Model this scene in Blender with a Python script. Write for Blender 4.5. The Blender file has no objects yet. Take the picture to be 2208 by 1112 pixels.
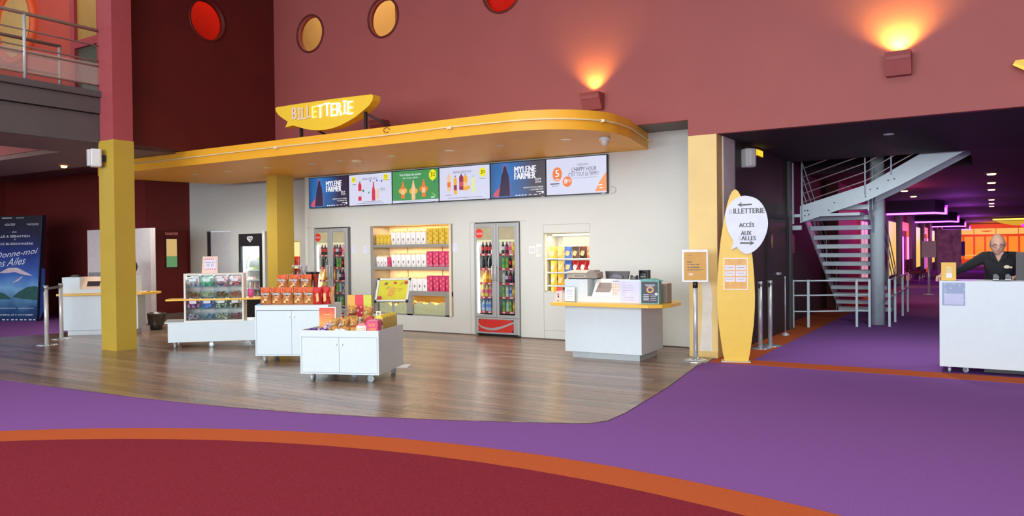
import bpy, bmesh, math, random
from mathutils import Vector, Matrix
from math import sin, cos, pi, radians, sqrt, atan2

random.seed(7)
SC = bpy.context.scene
COL = SC.collection

# ------------------------------------------------------------------ camera
CAMZ = 1.52
def set_camera():
    th, rho, pit = radians(31.9), .0108, -.0115
    f = Vector((-sin(th) * cos(pit), cos(th) * cos(pit), sin(pit)))
    r = Vector((cos(th), sin(th), 0.0))
    u = r.cross(f)
    r2 = r * cos(rho) - u * sin(rho)
    u2 = r2.cross(f)
    cd = bpy.data.cameras.new('camera')
    cd.sensor_fit = 'HORIZONTAL'; cd.sensor_width = 36.0
    cd.lens = 1662.0 / 2208.0 * 36.0
    cd.clip_start = .05; cd.clip_end = 200
    co = bpy.data.objects.new('camera', cd)
    COL.objects.link(co)
    m = Matrix((r2, u2, -f)).transposed().to_4x4()
    m.translation = Vector((0, 0, CAMZ))
    co.matrix_world = m
    SC.camera = co
set_camera()

# ------------------------------------------------------------------ world, large lights, exposure
SC.view_settings.view_transform = 'Standard'
SC.view_settings.look = 'None'
SC.view_settings.exposure = 0.0
SC.view_settings.gamma = 1.0
SC.view_settings.use_curve_mapping = False
SC.cycles.transparent_max_bounces = 32
wd = bpy.data.worlds.new('daylight'); SC.world = wd
wd.use_nodes = True
bg = wd.node_tree.nodes['Background']
bg.inputs['Color'].default_value = (.80, .90, 1.0, 1)
bg.inputs['Strength'].default_value = 1.0

def area(name, loc, rot, sx, sy, power, col, spread=180):
    l = bpy.data.lights.new(name, 'AREA'); l.shape = 'RECTANGLE'
    l.size = sx; l.size_y = sy; l.energy = power; l.color = col; l.spread = radians(spread)
    o = bpy.data.objects.new(name, l); COL.objects.link(o)
    o.location = loc; o.rotation_euler = rot
    return o
def spot(name, loc, rot, power, col, deg=90, blend=.6, r=.04):
    l = bpy.data.lights.new(name, 'SPOT'); l.energy = power; l.color = col
    l.spot_size = radians(deg); l.spot_blend = blend; l.shadow_soft_size = r
    o = bpy.data.objects.new(name, l); COL.objects.link(o)
    o.location = loc; o.rotation_euler = rot
    return o
def point(name, loc, power, col, r=.1):
    l = bpy.data.lights.new(name, 'POINT'); l.energy = power; l.color = col; l.shadow_soft_size = r
    o = bpy.data.objects.new(name, l); COL.objects.link(o); o.location = loc
    return o
# daylight through the glazed front of the hall, behind the camera
area('daylight_front', (-2.0, -12.8, 3.3), (radians(90), 0, 0), 26, 6.2, 4300, (.84, .93, 1.0))
# unseen overhead fill, added to brighten the hall floor
area('overhead_fill', (-3.0, 1.6, 7.5), (0, 0, 0), 15, 11, 740, (1.0, .97, .92), 150)

# ------------------------------------------------------------------ materials
def lin(c):
    out = []
    for v in c[:3]:
        v = v / 255.0
        out.append(v / 12.92 if v <= .04045 else ((v + .055) / 1.055) ** 2.4)
    return (out[0], out[1], out[2], 1.0)
MATS = {}
def mat(name, col, rough=.5, metal=0.0, var=.06, scale=9.0, bump=0.0, bscale=60.0, spec=.5, emit=0.0, coat=0.0, stretch=None):
    if name in MATS: return MATS[name]
    m = bpy.data.materials.new(name); m.use_nodes = True
    nt = m.node_tree; N = nt.nodes; L = nt.links
    b = N['Principled BSDF']
    base = lin(col)
    b.inputs['Roughness'].default_value = rough
    b.inputs['Metallic'].default_value = metal
    b.inputs['Specular IOR Level'].default_value = spec
    b.inputs['Coat Weight'].default_value = coat
    tc = N.new('ShaderNodeTexCoord'); src = tc.outputs['Object']
    if stretch:
        mp = N.new('ShaderNodeMapping'); mp.inputs['Scale'].default_value = stretch
        L.new(src, mp.inputs['Vector']); src = mp.outputs['Vector']
    no = N.new('ShaderNodeTexNoise'); no.inputs['Scale'].default_value = scale; no.inputs['Detail'].default_value = 3
    L.new(src, no.inputs['Vector'])
    mr = N.new('ShaderNodeMapRange')
    mr.inputs['From Min'].default_value = .25; mr.inputs['From Max'].default_value = .75
    mr.inputs['To Min'].default_value = 1 - var; mr.inputs['To Max'].default_value = 1 + var
    L.new(no.outputs['Fac'], mr.inputs['Value'])
    mx = N.new('ShaderNodeVectorMath'); mx.operation = 'SCALE'
    mx.inputs[0].default_value = base[:3]
    L.new(mr.outputs['Result'], mx.inputs['Scale'])
    if emit > 0:
        b.inputs['Base Color'].default_value = (.02, .02, .02, 1)
        L.new(mx.outputs['Vector'], b.inputs['Emission Color'])
        b.inputs['Emission Strength'].default_value = emit
    else:
        L.new(mx.outputs['Vector'], b.inputs['Base Color'])
    if bump > 0:
        n2 = N.new('ShaderNodeTexNoise'); n2.inputs['Scale'].default_value = bscale; n2.inputs['Detail'].default_value = 4
        L.new(src, n2.inputs['Vector'])
        bp = N.new('ShaderNodeBump'); bp.inputs['Strength'].default_value = bump; bp.inputs['Distance'].default_value = .01
        L.new(n2.outputs['Fac'], bp.inputs['Height']); L.new(bp.outputs['Normal'], b.inputs['Normal'])
    MATS[name] = m
    return m
def glow(name, col, s=1.0):
    return mat(name, col, .4, emit=s, var=.02)
def glass(name='clear_glass', tint=(240, 246, 248), amount=.10):
    if name in MATS: return MATS[name]
    m = bpy.data.materials.new(name); m.use_nodes = True
    nt = m.node_tree; N = nt.nodes; L = nt.links
    N.remove(N['Principled BSDF'])
    out = N['Material Output']
    t = N.new('ShaderNodeBsdfTransparent'); t.inputs['Color'].default_value = lin(tint)
    g = N.new('ShaderNodeBsdfGlossy'); g.inputs['Roughness'].default_value = .05
    fr = N.new('ShaderNodeLayerWeight'); fr.inputs['Blend'].default_value = .25
    no = N.new('ShaderNodeTexNoise'); no.inputs['Scale'].default_value = 3
    mr = N.new('ShaderNodeMath'); mr.operation = 'MULTIPLY_ADD'; mr.inputs[1].default_value = .5; mr.inputs[2].default_value = amount * .4
    m2 = N.new('ShaderNodeMath'); m2.operation = 'MULTIPLY'
    L.new(fr.outputs['Fresnel'], mr.inputs[0]); L.new(mr.outputs[0], m2.inputs[0]); L.new(no.outputs['Fac'], m2.inputs[1])
    mix = N.new('ShaderNodeMixShader')
    L.new(m2.outputs[0], mix.inputs['Fac']); L.new(t.outputs[0], mix.inputs[1]); L.new(g.outputs[0], mix.inputs[2])
    L.new(mix.outputs[0], out.inputs['Surface'])
    MATS[name] = m
    return m

white_lam = mat('white_laminate', (213, 223, 228), .35, var=.02)
white_wall = mat('white_wall_paint', (210, 211, 204), .6, var=.025, scale=2, bump=.03)
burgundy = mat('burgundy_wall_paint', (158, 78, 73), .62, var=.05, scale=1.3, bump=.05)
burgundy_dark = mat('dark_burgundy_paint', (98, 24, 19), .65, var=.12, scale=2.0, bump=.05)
rear_red = mat('back_room_red_paint', (112, 26, 22), .7, var=.1, scale=2)
col_yellow = mat('yellow_column_paint', (198, 166, 60), .5, var=.04, scale=3, bump=.03)
col_peach = mat('pale_yellow_column_paint', (238, 205, 132), .5, var=.04, scale=3, bump=.03)
canopy_y = mat('amber_canopy_paint', (246, 176, 42), .5, var=.04, scale=2, bump=.02)
grey_dark = mat('dark_grey_paint', (92, 84, 84), .6, var=.06, scale=3)
black_wall = mat('black_brown_wall_paint', (54, 40, 36), .55, var=.15, scale=3)
ceil_dark = mat('black_ceiling_paint', (40, 30, 34), .75, var=.1)
soffit_m = mat('brown_grey_soffit_paint', (128, 104, 94), .7, var=.08)
steel = mat('brushed_steel', (206, 208, 210), .35, .45, var=.04, stretch=(1, 1, 30))
chrome = mat('chrome', (222, 226, 230), .15, .75, var=.02)
alu = mat('aluminium_paint', (200, 202, 200), .35, .2, var=.03)
stair_grey = mat('stair_grey_paint', (206, 222, 226), .45, var=.04)
rail_grey = mat('rail_grey_metal', (186, 172, 160), .45, .1, var=.05)
black_pl = mat('black_plastic', (26, 26, 28), .4, var=.1)
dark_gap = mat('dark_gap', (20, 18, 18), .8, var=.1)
yellow_lam = mat('yellow_laminate', (240, 186, 60), .35, var=.03)
paper = mat('white_paper', (236, 236, 240), .7, var=.02)
ink = mat('black_ink', (30, 30, 34), .6, var=.05)
ink_soft = mat('grey_ink', (128, 128, 140), .7, var=.05)
red_pl = mat('red_plastic', (214, 48, 40), .4, var=.05)
clear = glass()
rubber = mat('grey_rubber', (120, 124, 126), .5, var=.05)
cream = mat('popcorn', (250, 232, 176), .8, var=.15, scale=40)

# ------------------------------------------------------------------ mesh builder
class MB:
    def __init__(s): s.v = []; s.f = []; s.k = []; s.mi = 0; s.sm = []
    def add(s, vs, fs, smooth=False):
        o = len(s.v); s.v += [tuple(v) for v in vs]
        for f in fs: s.f.append([i + o for i in f]); s.k.append(s.mi); s.sm.append(smooth)
        return s
    def box(s, x0, x1, y0, y1, z0, z1):
        v = [(x0, y0, z0), (x1, y0, z0), (x1, y1, z0), (x0, y1, z0), (x0, y0, z1), (x1, y0, z1), (x1, y1, z1), (x0, y1, z1)]
        return s.add(v, [(0, 3, 2, 1), (4, 5, 6, 7), (0, 1, 5, 4), (1, 2, 6, 5), (2, 3, 7, 6), (3, 0, 4, 7)])
    def prism(s, pts, a, b, ax='y', smooth=False):   # polygon extruded along an axis
        def P(p, t): return {'y': (p[0], t, p[1]), 'z': (p[0], p[1], t), 'x': (t, p[0], p[1])}[ax]
        n = len(pts)
        ar = sum(pts[i][0] * pts[(i + 1) % n][1] - pts[(i + 1) % n][0] * pts[i][1] for i in range(n))
        if ar < 0: pts = pts[::-1]
        v = [P(p, a) for p in pts] + [P(p, b) for p in pts]
        caps = [list(range(n)), list(range(2 * n - 1, n - 1, -1))]
        side = [(i, n + i, n + (i + 1) % n, (i + 1) % n) for i in range(n)]
        if ax != 'y': caps = [c[::-1] for c in caps]; side = [q[::-1] for q in side]
        if a > b: caps = [c[::-1] for c in caps]; side = [q[::-1] for q in side]
        o = len(s.v); s.add(v, caps); 
        for q in side: s.f.append([i + o for i in q]); s.k.append(s.mi); s.sm.append(smooth)
        return s
    def poly(s, pts, y):      # flat polygon facing -y
        n = len(pts)
        ar = sum(pts[i][0] * pts[(i + 1) % n][1] - pts[(i + 1) % n][0] * pts[i][1] for i in range(n))
        if ar < 0: pts = pts[::-1]
        return s.add([(p[0], y, p[1]) for p in pts], [list(range(n))])
    def rect(s, x0, x1, z0, z1, y): return s.poly([(x0, z0), (x1, z0), (x1, z1), (x0, z1)], y)
    def disc(s, cx, cz, r, y, n=20, rz=None):
        return s.poly([(cx + r * cos(2 * pi * i / n), cz + (rz or r) * sin(2 * pi * i / n)) for i in range(n)], y)
    def cyl(s, p0, p1, r0, r1=None, n=12, caps=True):
        p0 = Vector(p0); p1 = Vector(p1); r1 = r0 if r1 is None else r1
        d = (p1 - p0).normalized(); a = d.orthogonal().normalized(); b = d.cross(a)
        v = [p0 + (a * cos(2 * pi * i / n) + b * sin(2 * pi * i / n)) * r0 for i in range(n)]
        v += [p1 + (a * cos(2 * pi * i / n) + b * sin(2 * pi * i / n)) * r1 for i in range(n)]
        s.add(v, [(i, (i + 1) % n, n + (i + 1) % n, n + i) for i in range(n)], True)
        if caps:
            o = len(s.v) - 2 * n
            s.f.append([o + i for i in range(n - 1, -1, -1)]); s.f.append([o + n + i for i in range(n)]); s.k += [s.mi] * 2; s.sm += [False] * 2
        return s
    def tube(s, pts, r, n=8):
        P = [Vector(p) for p in pts]; rings = []
        a = None
        for i, p in enumerate(P):
            d = (P[min(i + 1, len(P) - 1)] - P[max(i - 1, 0)]).normalized()
            if a is None: a = d.orthogonal().normalized()
            else:
                a = (a - d * a.dot(d)); a = a.normalized() if a.length > 1e-6 else d.orthogonal().normalized()
            b = d.cross(a)
            rings.append([p + (a * cos(2 * pi * j / n) + b * sin(2 * pi * j / n)) * r for j in range(n)])
        v = [q for R in rings for q in R]; f = []
        for i in range(len(P) - 1):
            for j in range(n): f.append((i * n + j, i * n + (j + 1) % n, (i + 1) * n + (j + 1) % n, (i + 1) * n + j))
        f.append(list(range(n - 1, -1, -1))); f.append([(len(P) - 1) * n + j for j in range(n)])
        return s.add(v, f, True)
    def lathe(s, prof, c=(0, 0, 0), n=16, mats=None, caps=True):   # profile of (r, z)
        rings = [[(c[0] + r * cos(2 * pi * j / n), c[1] + r * sin(2 * pi * j / n), c[2] + z) for j in range(n)] for r, z in prof]
        o = len(s.v); s.v += [q for R in rings for q in R]
        for i in range(len(prof) - 1):
            for j in range(n):
                s.f.append([o + i * n + j, o + i * n + (j + 1) % n, o + (i + 1) * n + (j + 1) % n, o + (i + 1) * n + j])
                s.k.append(mats[i] if mats else s.mi); s.sm.append(True)
        if not caps: return s
        s.f.append([o + j for j in range(n - 1, -1, -1)]); s.k.append(mats[0] if mats else s.mi); s.sm.append(False)
        s.f.append([o + (len(prof) - 1) * n + j for j in range(n)]); s.k.append(mats[-1] if mats else s.mi); s.sm.append(False)
        return s
    def ball(s, c, r, n=8, m=6):
        rx, ry, rz = r if isinstance(r, tuple) else (r, r, r)
        v = [(c[0], c[1], c[2] - rz)]
        for i in range(1, m):
            t = -pi / 2 + pi * i / m
            for j in range(n): v.append((c[0] + rx * cos(t) * cos(2 * pi * j / n), c[1] + ry * cos(t) * sin(2 * pi * j / n), c[2] + rz * sin(t)))
        v.append((c[0], c[1], c[2] + rz)); f = []
        for j in range(n): f.append((0, 1 + (j + 1) % n, 1 + j))
        for i in range(m - 2):
            for j in range(n): f.append((1 + i * n + j, 1 + i * n + (j + 1) % n, 1 + (i + 1) * n + (j + 1) % n, 1 + (i + 1) * n + j))
        last = len(v) - 1
        for j in range(n): f.append((last, 1 + (m - 2) * n + j, 1 + (m - 2) * n + (j + 1) % n))
        return s.add(v, f, True)
    def mesh(s, name, mats):
        me = bpy.data.meshes.new(name); me.from_pydata(s.v, [], s.f)
        for m in (mats if isinstance(mats, (list, tuple)) else [mats]): me.materials.append(m)
        me.polygons.foreach_set('material_index', s.k); me.polygons.foreach_set('use_smooth', s.sm)
        me.update(); return me

def P(name, mb, mats, parent=None, loc=None, rot=None, bev=0):
    me = mb if isinstance(mb, bpy.types.Mesh) else mb.mesh(name, mats)
    o = bpy.data.objects.new(name, me); COL.objects.link(o)
    if parent: o.parent = parent
    if loc: o.location = loc
    if rot: o.rotation_euler = rot
    if bev:
        md = o.modifiers.new('bevel', 'BEVEL'); md.width = bev; md.segments = 2; md.limit_method = 'ANGLE'
    return o
def B(name, x0, x1, y0, y1, z0, z1, m, parent=None, bev=0): return P(name, MB().box(x0, x1, y0, y1, z0, z1), m, parent, bev=bev)
def tag(o, label, cat, group=None, kind=None):
    o['label'] = label; o['category'] = cat
    if group: o['group'] = group
    if kind: o['kind'] = kind
    return o
def T(name, label, cat, loc=(0, 0, 0), rz=0.0, group=None):
    o = bpy.data.objects.new(name, None); COL.objects.link(o); o.empty_display_size = .1
    o.location = loc; o.rotation_euler = (0, 0, rz)
    return tag(o, label, cat, group)
def S(name, mb, m, parent=None, bev=0):
    o = P(name, mb, m, parent, bev=bev)
    if not parent: o['kind'] = 'structure'
    return o
def copy_tree(o, parent=None):
    c = o.copy(); COL.objects.link(c)
    if parent: c.parent = parent
    for ch in o.children: copy_tree(ch, c)
    return c
ORD = ['first', 'second', 'third', 'fourth', 'fifth', 'sixth', 'seventh', 'eighth', 'ninth', 'tenth', 'eleventh', 'twelfth', 'thirteenth', 'fourteenth']

TXT = {}
def text_geo(s, bold):
    if (s, bold) in TXT: return TXT[(s, bold)]
    cu = bpy.data.curves.new('lettering', 'FONT'); cu.body = s; cu.size = 1.0; cu.resolution_u = 2
    cu.align_x = 'CENTER'; cu.offset = bold; cu.fill_mode = 'FRONT'; cu.space_line = .9
    o = bpy.data.objects.new('lettering', cu)
    me = bpy.data.meshes.new_from_object(o)
    v = [(p.co.x, p.co.y) for p in me.vertices]; f = [list(p.vertices) for p in me.polygons]
    bpy.data.objects.remove(o); bpy.data.curves.remove(cu); bpy.data.meshes.remove(me)
    xs = [a for a, b in v]; ys = [b for a, b in v]
    x0, x1, y0, y1 = min(xs), max(xs), min(ys), max(ys)
    v = [((a - x0) / (x1 - x0) - .5, (b - y0) / (y1 - y0) - .5) for a, b in v]
    TXT[(s, bold)] = (v, f, (x1 - x0) / (y1 - y0))
    return TXT[(s, bold)]
def text_mb(mb, s, cx, cz, w, h, y, bold=0.0, shear=0.0, M=None):
    v, f, asp = text_geo(s, 0.0)
    w = w or h * asp; h = h or w / asp
    for k in ((0,) if not bold else (-1, 0, 1)):      # bold strokes: the lettering laid side by side
        vs = [Vector((cx + a * w + shear * b * h + k * bold * h * .9, y - .0001 * (k + 1), cz + b * h)) for a, b in v]
        if M: vs = [M @ q for q in vs]
        mb.add(vs, f)
    return mb
def text(s, cx, cz, w, h, y, m, parent, bold=.0, name='lettering', shear=0.0, M=None):
    return P(name, text_mb(MB(), s, cx, cz, w, h, y, bold, shear, M), m, parent)
# ================================================================== FLOOR
purple = mat('purple_carpet', (132, 86, 154), .95, var=.10, scale=70, bump=.25, bscale=220, spec=.1)
orange_c = mat('orange_carpet', (184, 88, 48), .95, var=.08, scale=70, bump=.25, bscale=220, spec=.1)
maroon_c = mat('maroon_carpet', (128, 38, 52), .95, var=.20, scale=55, bump=.25, bscale=220, spec=.1)
floor = S('floor', MB().box(-27, 12, -14, 78, -.15, 0), purple)
def arc_pts(cx, cy, r, a0, a1, n): return [(cx + r * cos(radians(a0 + (a1 - a0) * i / n)), cy + r * sin(radians(a0 + (a1 - a0) * i / n))) for i in range(n + 1)]
S('maroon_carpet_round', MB().prism(arc_pts(-2.695, -2.18, 6.718, 0, 360, 96)[:-1], 0, .004, 'z'), maroon_c, floor)
mb = MB(); A = arc_pts(-2.695, -2.284, 7.193, 0, 360, 96); Bp = arc_pts(-2.695, -2.18, 6.718, 0, 360, 96)
for i in range(96):
    mb.add([(*A[i], .004), (*A[i + 1], .004), (*Bp[i + 1], .004), (*Bp[i], .004)], [(0, 1, 2, 3)])
S('orange_carpet_ring', mb, orange_c, floor)
S('orange_carpet_strip', MB().box(-3.18, 6, 10.02, 10.42, 0, .004), orange_c, floor)
S('orange_carpet_strip', MB().box(-3.4, -2.72, 10.42, 30, 0, .0045), orange_c, floor)
# wood boards, each a piece, clipped to the outline of the wooden area
wood_out = [(-16.5, 11.75), (-16.5, 9.6), (-15.14, 7.99), (-15.41, 7.0), (-13.6, 4.9), (-10.257, 4.64), (-8.83, 4.71), (-7.55, 4.78), (-6.324, 4.93), (-5.56, 5.075), (-4.83, 5.275), (-4.19, 5.49),
            (-3.445, 5.78), (-3.1, 5.93), (-2.95, 6.02), (-2.87, 6.18), (-2.865, 6.56), (-2.99, 7.98), (-3.21, 9.6), (-3.21, 10.36), (-3.6, 10.4), (-3.6, 11.23), (-11.9, 11.23), (-11.9, 11.75)]
S('wood_underlay', MB().prism(wood_out, 0, .003, 'z'), mat('wood_joint', (44, 35, 30), .7), floor)
def clip_rect(poly, x0, x1, y0, y1):
    def cut(ps, inside, inter):
        out = []
        for i in range(len(ps)):
            a, b = ps[i - 1], ps[i]
            if inside(b):
                if not inside(a): out.append(inter(a, b))
                out.append(b)
            elif inside(a): out.append(inter(a, b))
        return out
    def ix(x): return lambda a, b: (x, a[1] + (b[1] - a[1]) * (x - a[0]) / (b[0] - a[0]))
    def iy(y): return lambda a, b: (a[0] + (b[0] - a[0]) * (y - a[1]) / (b[1] - a[1]), y)
    for ins, it in ((lambda p: p[0] >= x0, ix(x0)), (lambda p: p[0] <= x1, ix(x1)), (lambda p: p[1] >= y0, iy(y0)), (lambda p: p[1] <= y1, iy(y1))):
        poly = cut(poly, ins, it)
        if len(poly) < 3: return []
    return poly
woods = []
for i, c in enumerate([(146, 118, 98), (132, 107, 90), (156, 129, 110), (120, 98, 84), (142, 112, 90)]):
    m = mat('grey_brown_board_%d' % i, c, .2, var=.30, scale=2.2, bump=.5, bscale=3.2, stretch=(.6, 14, 1), spec=.5)
    woods.append(m)
rnd = random.Random(3)
rows = int((11.75 - 4.6) / .145) + 1
for r in range(rows):
    y0 = 4.62 + r * .145
    x = -16.5 - rnd.random() * 2.6
    while x < -2.8:
        ln = 2.4 + rnd.random() * .5
        pg = clip_rect(wood_out, x + .002, x + ln - .002, y0 + .0028, y0 + .1422)
        if len(pg) >= 3:
            S('plank', MB().prism(pg, .003, .006 + rnd.random() * .0008, 'z'), woods[rnd.randrange(5)], floor)
        x += ln
# ================================================================== WALLS
def wall_y(mb, y0, y1, x0, x1, z0, z1, holes):
    """wall along X, thickness y0..y1, with rectangular openings (x0,x1,z0,z1)"""
    xs = sorted({x0, x1} | {h[0] for h in holes} | {h[1] for h in holes})
    xs = [x for x in xs if x0 <= x <= x1]
    for a, b in zip(xs, xs[1:]):
        hs = sorted([(h[2], h[3]) for h in holes if h[0] <= a + 1e-6 and h[1] >= b - 1e-6])
        z = z0
        for h0, h1 in hs:
            if h0 > z: mb.box(a, b, y0, y1, z, h0)
            z = h1
        if z < z1: mb.box(a, b, y0, y1, z, z1)
    return mb
YW = 11.23
H_FR1 = (-11.70, -10.735, 0.0, 1.995); H_FR2 = (-7.745, -6.825, 0.0, 1.99)
H_POP = (-10.215, -8.245, .305, 1.99); H_SN = (-6.36, -5.515, .80, 1.785)
H_NI = (-13.5, -12.73, .95, 1.76); H_DW = (-15.88, -15.0, 0.0, 2.02)
YL = 11.75
S('wall_back', wall_y(MB(), YW, YW + .12, -12.0, -3.86, 0, 3.30, [H_FR1, H_FR2, H_POP, H_SN]).box(-12.0, -11.88, YW + .12, 11.75, 0, 3.30), white_wall)
S('wall_back_left', wall_y(MB(), YL, YL + .12, -16.5, -11.88, 0, 3.50, [H_NI, H_DW]), white_wall)
def niche(name, h, d, m, yw=YW):
    x0, x1, z0, z1 = h; t = .02; a = yw + .12; b = yw + d
    mb = MB(); mb.box(x0 - t, x1 + t, b, b + t, z0 - t, z1 + t)
    mb.box(x0 - t, x0, a, b, z0 - t, z1 + t); mb.box(x1, x1 + t, a, b, z0 - t, z1 + t)
    mb.box(x0, x1, a, b, z0 - t, z0); mb.box(x0, x1, a, b, z1, z1 + t)
    return S(name, mb, m)
niche_m = mat('niche_cream_panel', (232, 206, 164), .5)
niche('wall_recess_popcorn', H_POP, .62, niche_m)
niche('wall_recess_crisps', H_SN, .5, white_wall)
niche('wall_recess_corner', H_NI, .5, white_wall, YL)
niche('wall_recess_cooler_left', H_FR1, .75, white_wall)
niche('wall_recess_cooler_right', H_FR2, .75, white_wall)
# joints of the wall panelling: thin shadow lines
mb = MB()
for x0, x1, z0, z1 in [(-7.865, -7.86, 0, 1.99), (-7.86, -6.7, 1.995, 2.0), (-6.372, -6.367, 0, 1.92), (-6.37, -5.50, 1.918, 1.923), (-5.508, -5.503, 1.78, 1.92), (-6.37, -5.0, .155, .16), (-10.76, -10.755, 0, 2.0), (-11.98, -11.70, 1.995, 2.0), (-6.37, -5.5, .79, .794)]:
    mb.box(x0, x1, YW - .0015, YW, z0, z1)
S('trim_1', mb, mat('joint_shadow', (150, 148, 144), .8))
# skirting shadow gap along the white wall
S('baseboard_back', MB().box(-10.73, -7.75, YW - .004, YW, .006, .022).box(-6.82, -3.87, YW - .004, YW, .006, .022), mat('base_gap', (92, 84, 80), .8))
# white service door beside the freezer
dw = S('door_1', MB().box(-15.79, -15.005, YL + .05, YL + .09, .01, 2.005), mat('door_grey_white', (206, 206, 208), .5))
P('door_gap_shade', MB().box(-15.88, -15.79, YL + .02, YL + .09, .01, 2.005), mat('dark_plum', (46, 34, 48), .6), dw)  # dark strip painted for the shaded gap beside the ajar door

# upper burgundy wall over the stand and the passage, with round openings
def bool_wall(name, mb, m, cuts):
    o = P(name, mb, m)
    cm = MB()
    for p0, p1, r in cuts: cm.cyl(p0, p1, r, n=40)
    c = P('cutter', cm, m)
    md = o.modifiers.new('b', 'BOOLEAN'); md.object = c; md.solver = 'EXACT'
    dg = bpy.context.evaluated_depsgraph_get()
    me = bpy.data.meshes.new_from_object(o.evaluated_get(dg)); o.modifiers.clear(); o.data = me; me.name = name
    bpy.data.objects.remove(c)
    o['kind'] = 'structure'
    return o
RW = [(-10.90, 5.62, .325, 'y'), (-9.09, 5.62, .325, 'y'), (-6.61, 5.64, .335, 'r'), (-4.6, 6.9, .33, 'r')]
S('wall_upper_right', MB().box(-3.575, 12.0, 10.4, 10.5, 3.06, 7.6), burgundy)
bool_wall('wall_upper', MB().box(-11.9, -3.575, 10.4, 10.5, 3.287, 7.6), burgundy, [((x, 10.2, z), (x, 10.9, z), r) for x, z, r, c in RW[:3]])
S('soffit_upper', MB().box(-11.88, -3.57, 10.402, 11.35, 3.288, 3.38), mat('soffit_grey', (112, 108, 104), .7))
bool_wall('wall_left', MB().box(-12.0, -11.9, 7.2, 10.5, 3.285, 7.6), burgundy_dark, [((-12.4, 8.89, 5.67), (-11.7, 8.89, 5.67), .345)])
win_y = glass('round_pane', (250, 236, 205), .06); win_r = glass('round_pane_red', (255, 190, 170), .05)
n = 1
for x, z, r, c in RW[:3]:
    w = S('window_%d' % n, MB().lathe([(r + .035, 0), (r + .035, .02), (r, .02), (r, 0)], n=40, caps=False), burgundy_dark); n += 1
    w.rotation_euler = (radians(90), 0, 0); w.location = (x, 10.402, z)
    P('pane', MB().cyl((0, 0, -.08), (0, 0, -.085), r, n=40), win_y if c == 'y' else win_r, w)
w = S('window_4', MB().lathe([(.38, 0), (.38, .02), (.345, .02), (.345, 0)], n=40, caps=False), burgundy_dark)
w.rotation_euler = (0, radians(90), 0); w.location = (-11.902, 8.89, 5.67)
P('pane', MB().cyl((0, 0, -.08), (0, 0, -.085), .345, n=40), win_r, w)
# lit rooms upstairs behind the round windows
cream_wall = mat('upstairs_cream_wall', (232, 204, 156), .7, var=.03); red_wall = mat('upstairs_red_wall', (214, 52, 26), .7, var=.03)
S('wall_upstairs_rear', MB().box(-14.5, -9.4, 12.6, 12.7, 3.4, 7.6).box(-9.5, -9.4, 11.2, 12.6, 3.4, 7.6), cream_wall)
S('wall_upstairs_red', MB().box(-9.4, -4, 12.6, 12.7, 3.4, 7.6).box(-9.4, -9.35, 11.2, 12.6, 3.4, 7.6), red_wall)
S('wall_upstairs_side', MB().box(-13.05, -12.95, 8.5, 10.7, 4.0, 7.6), red_wall)
S('floor_upstairs', MB().box(-12.2, -4, 10.7, 12.6, 3.9, 4.0), cream_wall)
t = T('upstairs_handrail', 'thin cream handrail seen through the lower left round window', 'handrail', (-10.9, 11.9, 0))
P('rail', MB().tube([(-1.2, 0, 5.78), (.9, 0, 5.48)], .02), niche_m, t); P('post', MB().cyl((-.32, 0, 4.0), (-.32, 0, 5.65), .018), niche_m, t)
area('upstairs_lamp_cream', (-11.5, 11.6, 7.5), (0, 0, 0), 3.6, 1.2, 60, (1, .93, .80))
area('upstairs_lamp_red', (-7.6, 11.6, 7.5), (0, 0, 0), 2.6, 1.2, 40, (1, .8, .6))
area('upstairs_lamp_side', (-12.5, 9.5, 7.5), (0, 0, 0), .5, 1.8, 30, (1, .8, .6))

S('trim_9', MB().box(-13.038, -12.96, 11.0, 11.75, 0, 1.95), white_wall)
# enclosing hall
S('ceiling', MB().box(-27, 12, -14, 13, 7.6, 7.7), ceil_dark)
S('wall_right', MB().box(12.0, 12.2, -14, 10.4, 0, 7.6), burgundy)
S('wall_front', MB().box(-27, 12, -13.2, -13.0, 6.5, 7.6).box(-27, -15.2, -13.2, -13.0, 0, 6.5).box(11.2, 12, -13.2, -13.0, 0, 6.5), burgundy_dark)

# ------------------------------------------------------------------ under the balcony, back left
S('balcony_slab', MB().box(-13.45, -11.985, -2, 7.0, 3.26, 3.34).box(-21, -13.45, 7.12, 8.6, 3.26, 3.34).box(-13.45, -12.2, 7.0, 8.6, 3.26, 3.34).box(-12.2, -11.95, 7.0, 7.2, 3.26, 3.284), soffit_m)
S('soffit_left', MB().box(-24, -12.0, 8.6, 10.5, 3.5, 3.58).box(-24, -11.88, 10.5, 12, 3.5, 3.58), soffit_m)
S('trim_2', MB().box(-13.46, -13.4, -2, 7.0, 3.34, 4.0).box(-21, -13.46, 7.1, 7.14, 3.34, 4.0), burgundy)
S('balcony_floor', MB().box(-21, -11.9, -2, 7.15, 3.95, 4.05).box(-21, -12.2, 7.15, 10.6, 3.95, 4.05), soffit_m)
S('balcony_fascia', MB().box(-11.98, -11.90, -2, 7.0, 3.26, 3.70), grey_dark)
S('balcony_band', MB().box(-12.0, -11.86, -2, 7.06, 3.715, 3.95), grey_dark)
S('balcony_kerb', MB().box(-12.04, -11.82, -2, 7.09, 3.96, 4.06), grey_dark, bev=.015)
S('wall_far_left', MB().box(-23.1, -22.9, -2, 10.6, 0, 3.58), rear_red)
S('wall_rear_left', MB().box(-23, -16.5, 10.6, 10.8, 0, 3.58), rear_red)
S('wall_local', MB().box(-16.7, -16.5, 10.8, 11.87, 2.07, 3.58).box(-16.7, -16.5, 10.8, 10.83, 0, 2.07), rear_red)
d = S('door_2', MB().box(-16.62, -16.53, 10.85, 11.73, .01, 2.05), rear_red)
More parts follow.
